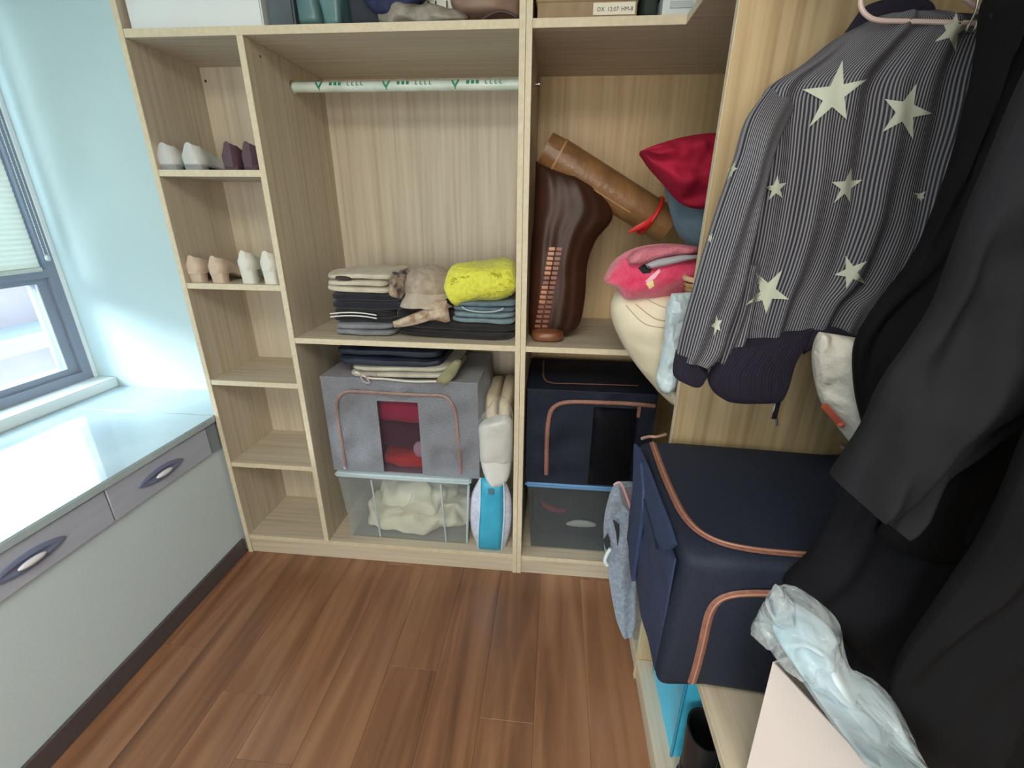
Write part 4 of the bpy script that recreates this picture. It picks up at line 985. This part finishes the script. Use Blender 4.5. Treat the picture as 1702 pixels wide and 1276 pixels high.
sl2 = MB().puff([(1232,440,1262,440),(1210,520,1250,520),(1190,570,1236,570),(1176,615,1220,600),(1174,630,1190,622)], Y=JY-.05, th=.02, nr=6, nu=30, folds=((.005,2,1,.3),), e=2.2, ends=(0,1), uv=True)
sl2.build('front_panel', ST, t)
MB().puff([(1124,588,1152,585),(1119,612,1163,600),(1122,628,1175,618),(1150,640,1160,638)], Y=JY-.065, th=.034, amp=.002, folds=((.001,9,0,0),), e=2, ends=(0,1), nu=40).build('cuff', RIB, t)
MB().puff([(1212,578,1350,545,JY-.058,JY-.052),(1190,600,1340,570,JY-.058,JY-.052),(1176,628,1322,600,JY-.058,JY-.052),(1186,652,1310,640,JY-.058,JY-.052),(1210,668,1298,668,JY-.058,JY-.052)], th=.03, amp=.002, folds=((.0012,24,0,0),), e=3, nu=80, ends=(0,1)).build('hem_rib', RIB, t)
MB().puff([(1325,560,1335,590),(1345,549,1352,576),(1368,543,1370,562),(1395,546,1396,563),(1426,560,1425,570)], Y=JY-.052, th=.014, amp=.001, e=2, nu=16).build('hem_rib', RIB, t)
MB().puff([(1405,55,1425,62),(1415,40,1450,55),(1430,18,1490,48),(1450,5,1530,40),(1490,-4,1550,30),(1530,-2,1548,14)], Y=JY+.01, th=.02, amp=.003, nu=20).build('collar', RIB, t)
zp = P(1290,675,Y=JY-.05)
MB().bbox(zp.x-.006,zp.x+.006,zp.y-.004,zp.y+.004,zp.z-.03,zp.z+.012,.001).tube([zp+Vector((.006,0,-.028)), zp+Vector((.010,0,-.046))], .003, 6).build('zip_end', mat('silver_zip',(200,200,206),.25,metal=1), t)
# stars lie on the cloth surface
SC = mat('cream_star_print', (184,190,174), .8)
BT = len(bpts); BU = 110
jk_ = surface(*[c for c in t.children])
def star(cx_, cy_, tips, Y0=None, inner=.42):
    mb = MB(); tips = [Vector((a,b)) for a,b in tips]; c = Vector((cx_,cy_)); poly = []
    for i in range(5):
        poly.append(tips[i]); m_ = (tips[i]+tips[(i+1)%5])/2; poly.append(c+(m_-c)*inner/.81*.95)
    pts = []; nr_ = 6
    vs = []; fs = []
    def put(q):
        d = (P(q.x,q.y,Y=1.0)-Vector((0,0,H))).normalized(); h = jk_.ray_cast(Vector((0,0,H)), d)
        return (h[0]-d*.003) if h[0] is not None else P(q.x,q.y,Y=Y0 or JY-.05)
    vs.append(put(c))
    ring = []
    for i in range(10):
        a_, b_ = poly[i], poly[(i+1)%10]
        for j in range(3): ring.append(a_.lerp(b_, j/3))
    k = len(ring)
    for r in range(1,nr_+1):
        for q in ring: vs.append(put(c.lerp(q, r/nr_)))
    for i in range(k): fs.append((0,1+i,1+(i+1)%k))
    for r in range(nr_-1):
        for i in range(k): fs.append((1+r*k+i, 1+(r+1)*k+i, 1+(r+1)*k+(i+1)%k, 1+r*k+(i+1)%k))
    mb.add(vs, fs); return mb.build('star_print', SC, t)
star(1388,158,[(1400,100),(1441,132),(1407,199),(1344,212),(1333,149)], inner=.36)
star(1505,183,[(1523,139),(1549,189),(1517,232),(1466,220),(1470,165)], inner=.38)
star(1583,50,[(1590,18),(1618,40),(1588,86),(1553,70),(1566,36)], inner=.4)
star(1290,313,[(1292,291),(1307,304),(1300,329),(1277,333),(1270,312)], inner=.4)
star(1408,310,[(1415,279),(1433,299),(1412,336),(1385,338),(1382,303)], inner=.38)
star(1530,326,[(1538,318),(1536,330),(1530,336),(1524,330),(1518,321)], inner=.5)
star(1275,486,[(1256,454),(1300,448),(1311,498),(1273,522),(1238,508)], inner=.38)
star(1413,453,[(1405,425),(1441,434),(1439,473),(1406,480),(1386,457)], inner=.38)
star(1191,540,[(1190,522),(1200,532),(1197,550),(1186,558),(1181,542)], Y0=JY-.078, inner=.45)
star(1215,284,[(1222,267),(1225,280),(1215,295),(1208,302),(1210,282)], Y0=JY-.100, inner=.5)
star(1181,396,[(1184,388),(1183,396),(1181,404),(1175,400),(1177,392)], Y0=JY-.100, inner=.6)
hg = thing('clothes_hanger', 'pale pink plastic hanger inside the star jacket', 'hanger', (.58,1.0,1.80))
HG = mat('pale_pink_plastic', (214,190,184), .4)
a = P(1436,-20,Y=JY-.03)
MB().tube(curve([(1438,-30),(1432,-8),(1430,8),(1438,24),(1460,34),(1520,36),(1600,38),(1660,40)], Y=JY-.055), .0035, 8).build('hanger_bar', HG, hg)
MB().tube(curve([(1438,-30),(1490,-60),(1560,-30),(1660,40)], Y=JY-.03), .0035, 8).tube([P(1490,-60,Y=JY-.03), Vector((RX,JY-.03,RZ-.02)), Vector((RX+.02,JY-.03,RZ)), Vector((RX,JY-.03,RZ+.017)), Vector((RX-.017,JY-.03,RZ+.002))], .0022, 8).build('hanger_hook', HG, hg)
wh = thing('wire_hanger', 'thin wire hanger loop hanging in front of star jacket shoulder', 'hanger', (.7,.93,1.8))
MB().tube(curve([(1630,-40),(1622,15),(1606,50),(1617,52),(1630,20),(1652,-40)], Y=JY-.075, n=5), .0016, 6).build('wire', mat('wire_steel',(150,156,150),.3,metal=1), wh)

# white crumpled bag between jacket and coat
t = thing('crumpled_white_bag', 'crumpled white paper bag with red print between the star jacket and coats', 'bag', (.6,.9,1.1))
MB().puff([(1362,552,1424,562),(1353,590,1430,600),(1356,630,1436,650),(1366,668,1437,690),(1388,702,1434,716),(1418,742,1428,744)], Y=.90, th=.04, nr=10, nu=60, amp=.006, fr=20, folds=((.010,1.3,2,.3),), e=2).build('bag_body', mat('white_crumpled_paper',(226,222,212),.8,(212,208,198),12,bump=.6,bscale=50), t)
MB().tube(curve([(1367,672),(1380,686),(1392,700),(1398,706)], Y=.875), [.002]+[.006]*17+[.003], 8, flat=((0,-1,0),.0015)).build('red_print', mat('brick_red_print',(186,92,70),.7), t)
MB().soft(*[q for ax in (0,1,2) for q in ((lambda c_: (c_-(.007,.004,.005)[ax], c_+(.007,.004,.005)[ax]))(P(1398,707,Y=.868)[ax]))], e=.9,ez=.9,amp=0,nz=8,nu=14).build('red_print', mat('brick_red_print',(186,92,70),.7), t)

# ------------------------------------------------------------------ dark coats on the rail
def wool(n, c): return mat(n, c, .85, tuple(int(x*.86) for x in c), 9, bump=.06, bscale=300, spec=.2)
def hook(par, x, y):
    MB().tube([(x-.17,y,RZ-.16),(x-.02,y,RZ-.085),(x,y,RZ-.06),(x,y,RZ-.02),(x+.018,y,RZ),(x,y,RZ+.017),(x-.016,y,RZ+.004)], .003, 8).tube([(x+.17,y,RZ-.16),(x+.02,y,RZ-.085),(x,y,RZ-.06)], .003, 8).build('hanger', mat('black_plastic',(24,24,26),.4), par)
t = thing('black_coat', 'black coat hanging directly right of the star jacket', 'coat', (.72,.8,1.0))
MB().puff([(1700,-60,1860,-60),(1656,-20,1880,-20),(1645,50,1900,60),(1628,130,1900,160),(1598,240,1900,260),(1562,340,1880,360),(1520,430,1850,450),(1462,505,1800,540),(1424,570,1760,640),(1422,640,1720,740),(1437,712,1700,800),(1470,800,1690,900)], Y=.80, th=.055, nr=6, nu=70, folds=((.016,4,0,.2),(.006,9,1,.3)), amp=.007, fr=6, e=3, ends=(1,1)).build('coat_body', wool('jet_wool',(15,15,18)), t)
hook(t, .74, .80)
t = thing('long_coat', 'long dark coat hanging behind the charcoal sleeve down to the plastic wrapped garment', 'coat', (.6,.66,.8))
MB().puff([(1600,640,1840,600),(1440,760,1830,760),(1392,840,1800,880),(1350,925,1780,980),(1304,975,1750,1060),(1330,1010,1720,1130),(1392,1060,1690,1200),(1405,1125,1660,1290),(1475,1160,1640,1340),(1500,1220,1630,1390),(1530,1290,1620,1430)], Y=.62, th=.06, nr=6, nu=70, folds=((.014,3,1,.2),(.005,7,0,.3)), amp=.007, fr=6, e=3, ends=(1,1)).build('coat_body', wool('ink_wool',(22,23,29)), t)
t2 = MB().puff([(1860,-60,1990,-60),(1830,100,1970,100),(1790,300,1930,300),(1740,500,1900,520),(1640,660,1860,700)], Y=.62, th=.05, nu=24, amp=.003, ends=(0,1)); t2.build('coat_top', wool('ink_wool',(22,23,29)), t)
t = thing('charcoal_coat', 'charcoal coat with long sleeve hanging in front of the black coat', 'coat', (.6,.53,1.0))
CH = wool('charcoal_wool',(32,32,37))
MB().puff([(1760,60,1950,40),(1702,178,1900,200),(1672,240,1880,320),(1640,305,1840,440),(1604,390,1800,560),(1566,495,1740,650),(1520,570,1680,700),(1476,630,1610,760),(1440,715,1550,800),(1412,762,1510,840),(1390,800,1478,866)], Y=.53, th=.045, nr=6, nu=60, folds=((.012,1.6,0,.5),(.005,3.1,1,-.6)), amp=.008, fr=9, e=2.2, ends=(0,0)).build('sleeve', CH, t)
MB().puff([(1640,560,1960,500),(1600,700,1960,650),(1530,790,1960,780),(1480,850,1960,880),(1462,896,1900,960),(1550,912,1860,985)], Y=.575, th=.03, nr=6, nu=30, folds=((.008,2,0,.1),), amp=.003, e=3, ends=(0,1)).build('coat_body', wool('shaded_charcoal_wool',(10,10,12)), t)  # body of the charcoal coat, its shadow painted in as near-black
hook(t, .78, .53)
t = thing('dark_coat', 'near black coat at the right edge, closest to the camera', 'coat', (.55,.42,.8))
MB().puff([(1900,300,2200,300),(1800,560,2200,600),(1712,760,2150,800),(1650,900,2100,960),(1580,1000,2000,1100),(1510,1090,1950,1200),(1482,1160,1900,1290),(1500,1220,1850,1360),(1545,1310,1800,1420)], Y=.43, th=.05, nr=6, nu=60, folds=((.014,3,1,.2),(.005,7,0,.3)), amp=.007, fr=6, e=3, ends=(0,1)).build('coat_body', wool('smoke_black_wool',(18,18,21)), t)

# ------------------------------------------------------------------ paper bag and plastic wrapped garment
t = thing('paper_carrier_bag', 'plain cream white paper carrier bag standing on the shelf front corner', 'bag', (.42,.38,.6))
PB = mat('cream_paper', (232,222,218), .7, (226,216,212), 4, bump=.08, bscale=8)
A_ = P(1284,1100,Y=.50); zt = A_.z; C_ = P(1470,1300,Z=zt); zz = .602
A0 = Vector((A_.x+.012, A_.y, zz)); eu = Vector((C_.x-A_.x, C_.y-A_.y, 0)); A_ = Vector((A_.x, A_.y, zt))
up = Vector((-.012,0,zt-zz)); dn = Vector((-eu.y, eu.x, 0)).normalized()*.05
if dn.x < 0: dn = -dn
mb = MB()
mb.slab(A0+eu, -eu, up, .002,14,12,.003,8,.002,1)
mb.slab(A0, dn, up, .002,8,10,.002,8,0,2)
mb.slab(A0+dn, eu, up, .002,14,10,.002,8,0,3)
mb.slab(A0+eu, dn, up, .002,8,10,.002,8,0,4)
mb.slab(A0, eu, dn, .002,3,3,0)
mb.build('bag_body', PB, t)
t = thing('wrapped_garment', 'pale blue garment in torn clear plastic, stuffed in the paper bag', 'garment', (.42,.4,.85))
rows = [(1287,974,1322,976,.50,.50),(1270,1010,1372,1010,.50,.50),(1262,1040,1396,1040,.48,.48),(1275,1072,1402,1085,.46,.47),(1312,1106,1424,1122,.44,.45),(1350,1156,1482,1160,.41,.43),(1392,1212,1510,1220,.37,.40),(1440,1270,1550,1285,.33,.37),(1500,1340,1620,1350,.29,.33)]
inner = [(1290,1020,1330,1015,.50,.50),(1285,1045,1380,1045,.48,.48),(1300,1078,1396,1085,.46,.47),(1325,1112,1418,1122,.44,.45),(1358,1160,1474,1162,.41,.43),(1398,1216,1504,1222,.37,.40),(1444,1272,1545,1286,.33,.37),(1504,1340,1612,1350,.29,.33)]
MB().puff(inner, th=.028, nr=6, nu=40, amp=.018, fr=16, e=2, folds=((.008,1.6,0,.5),)).build('folded_garment', mat('ice_blue_cotton',(170,198,210),.7,(216,224,230),7,bump=.2,bscale=20), t)
MB().puff(rows, th=.040, nr=6, nu=50, amp=.020, fr=26, e=2, folds=((.006,2.2,0,.8),), seed=3, back=.6).build('plastic_wrap', clear('crinkled_wrap', (246,250,252), .16, .08, milky=(226,236,240), crinkle=14), t)
MB().puff([(1248,1056,1262,1066,.50,.50),(1262,1020,1290,1070,.50,.50),(1280,990,1312,1060,.49,.49),(1290,972,1322,1000,.49,.49)], th=.012, nr=6, nu=24, amp=.008, fr=30, e=2).build('torn_plastic_end', clear('torn_wrap', (240,244,246), .3, .08, milky=(214,222,226), crinkle=22), t)
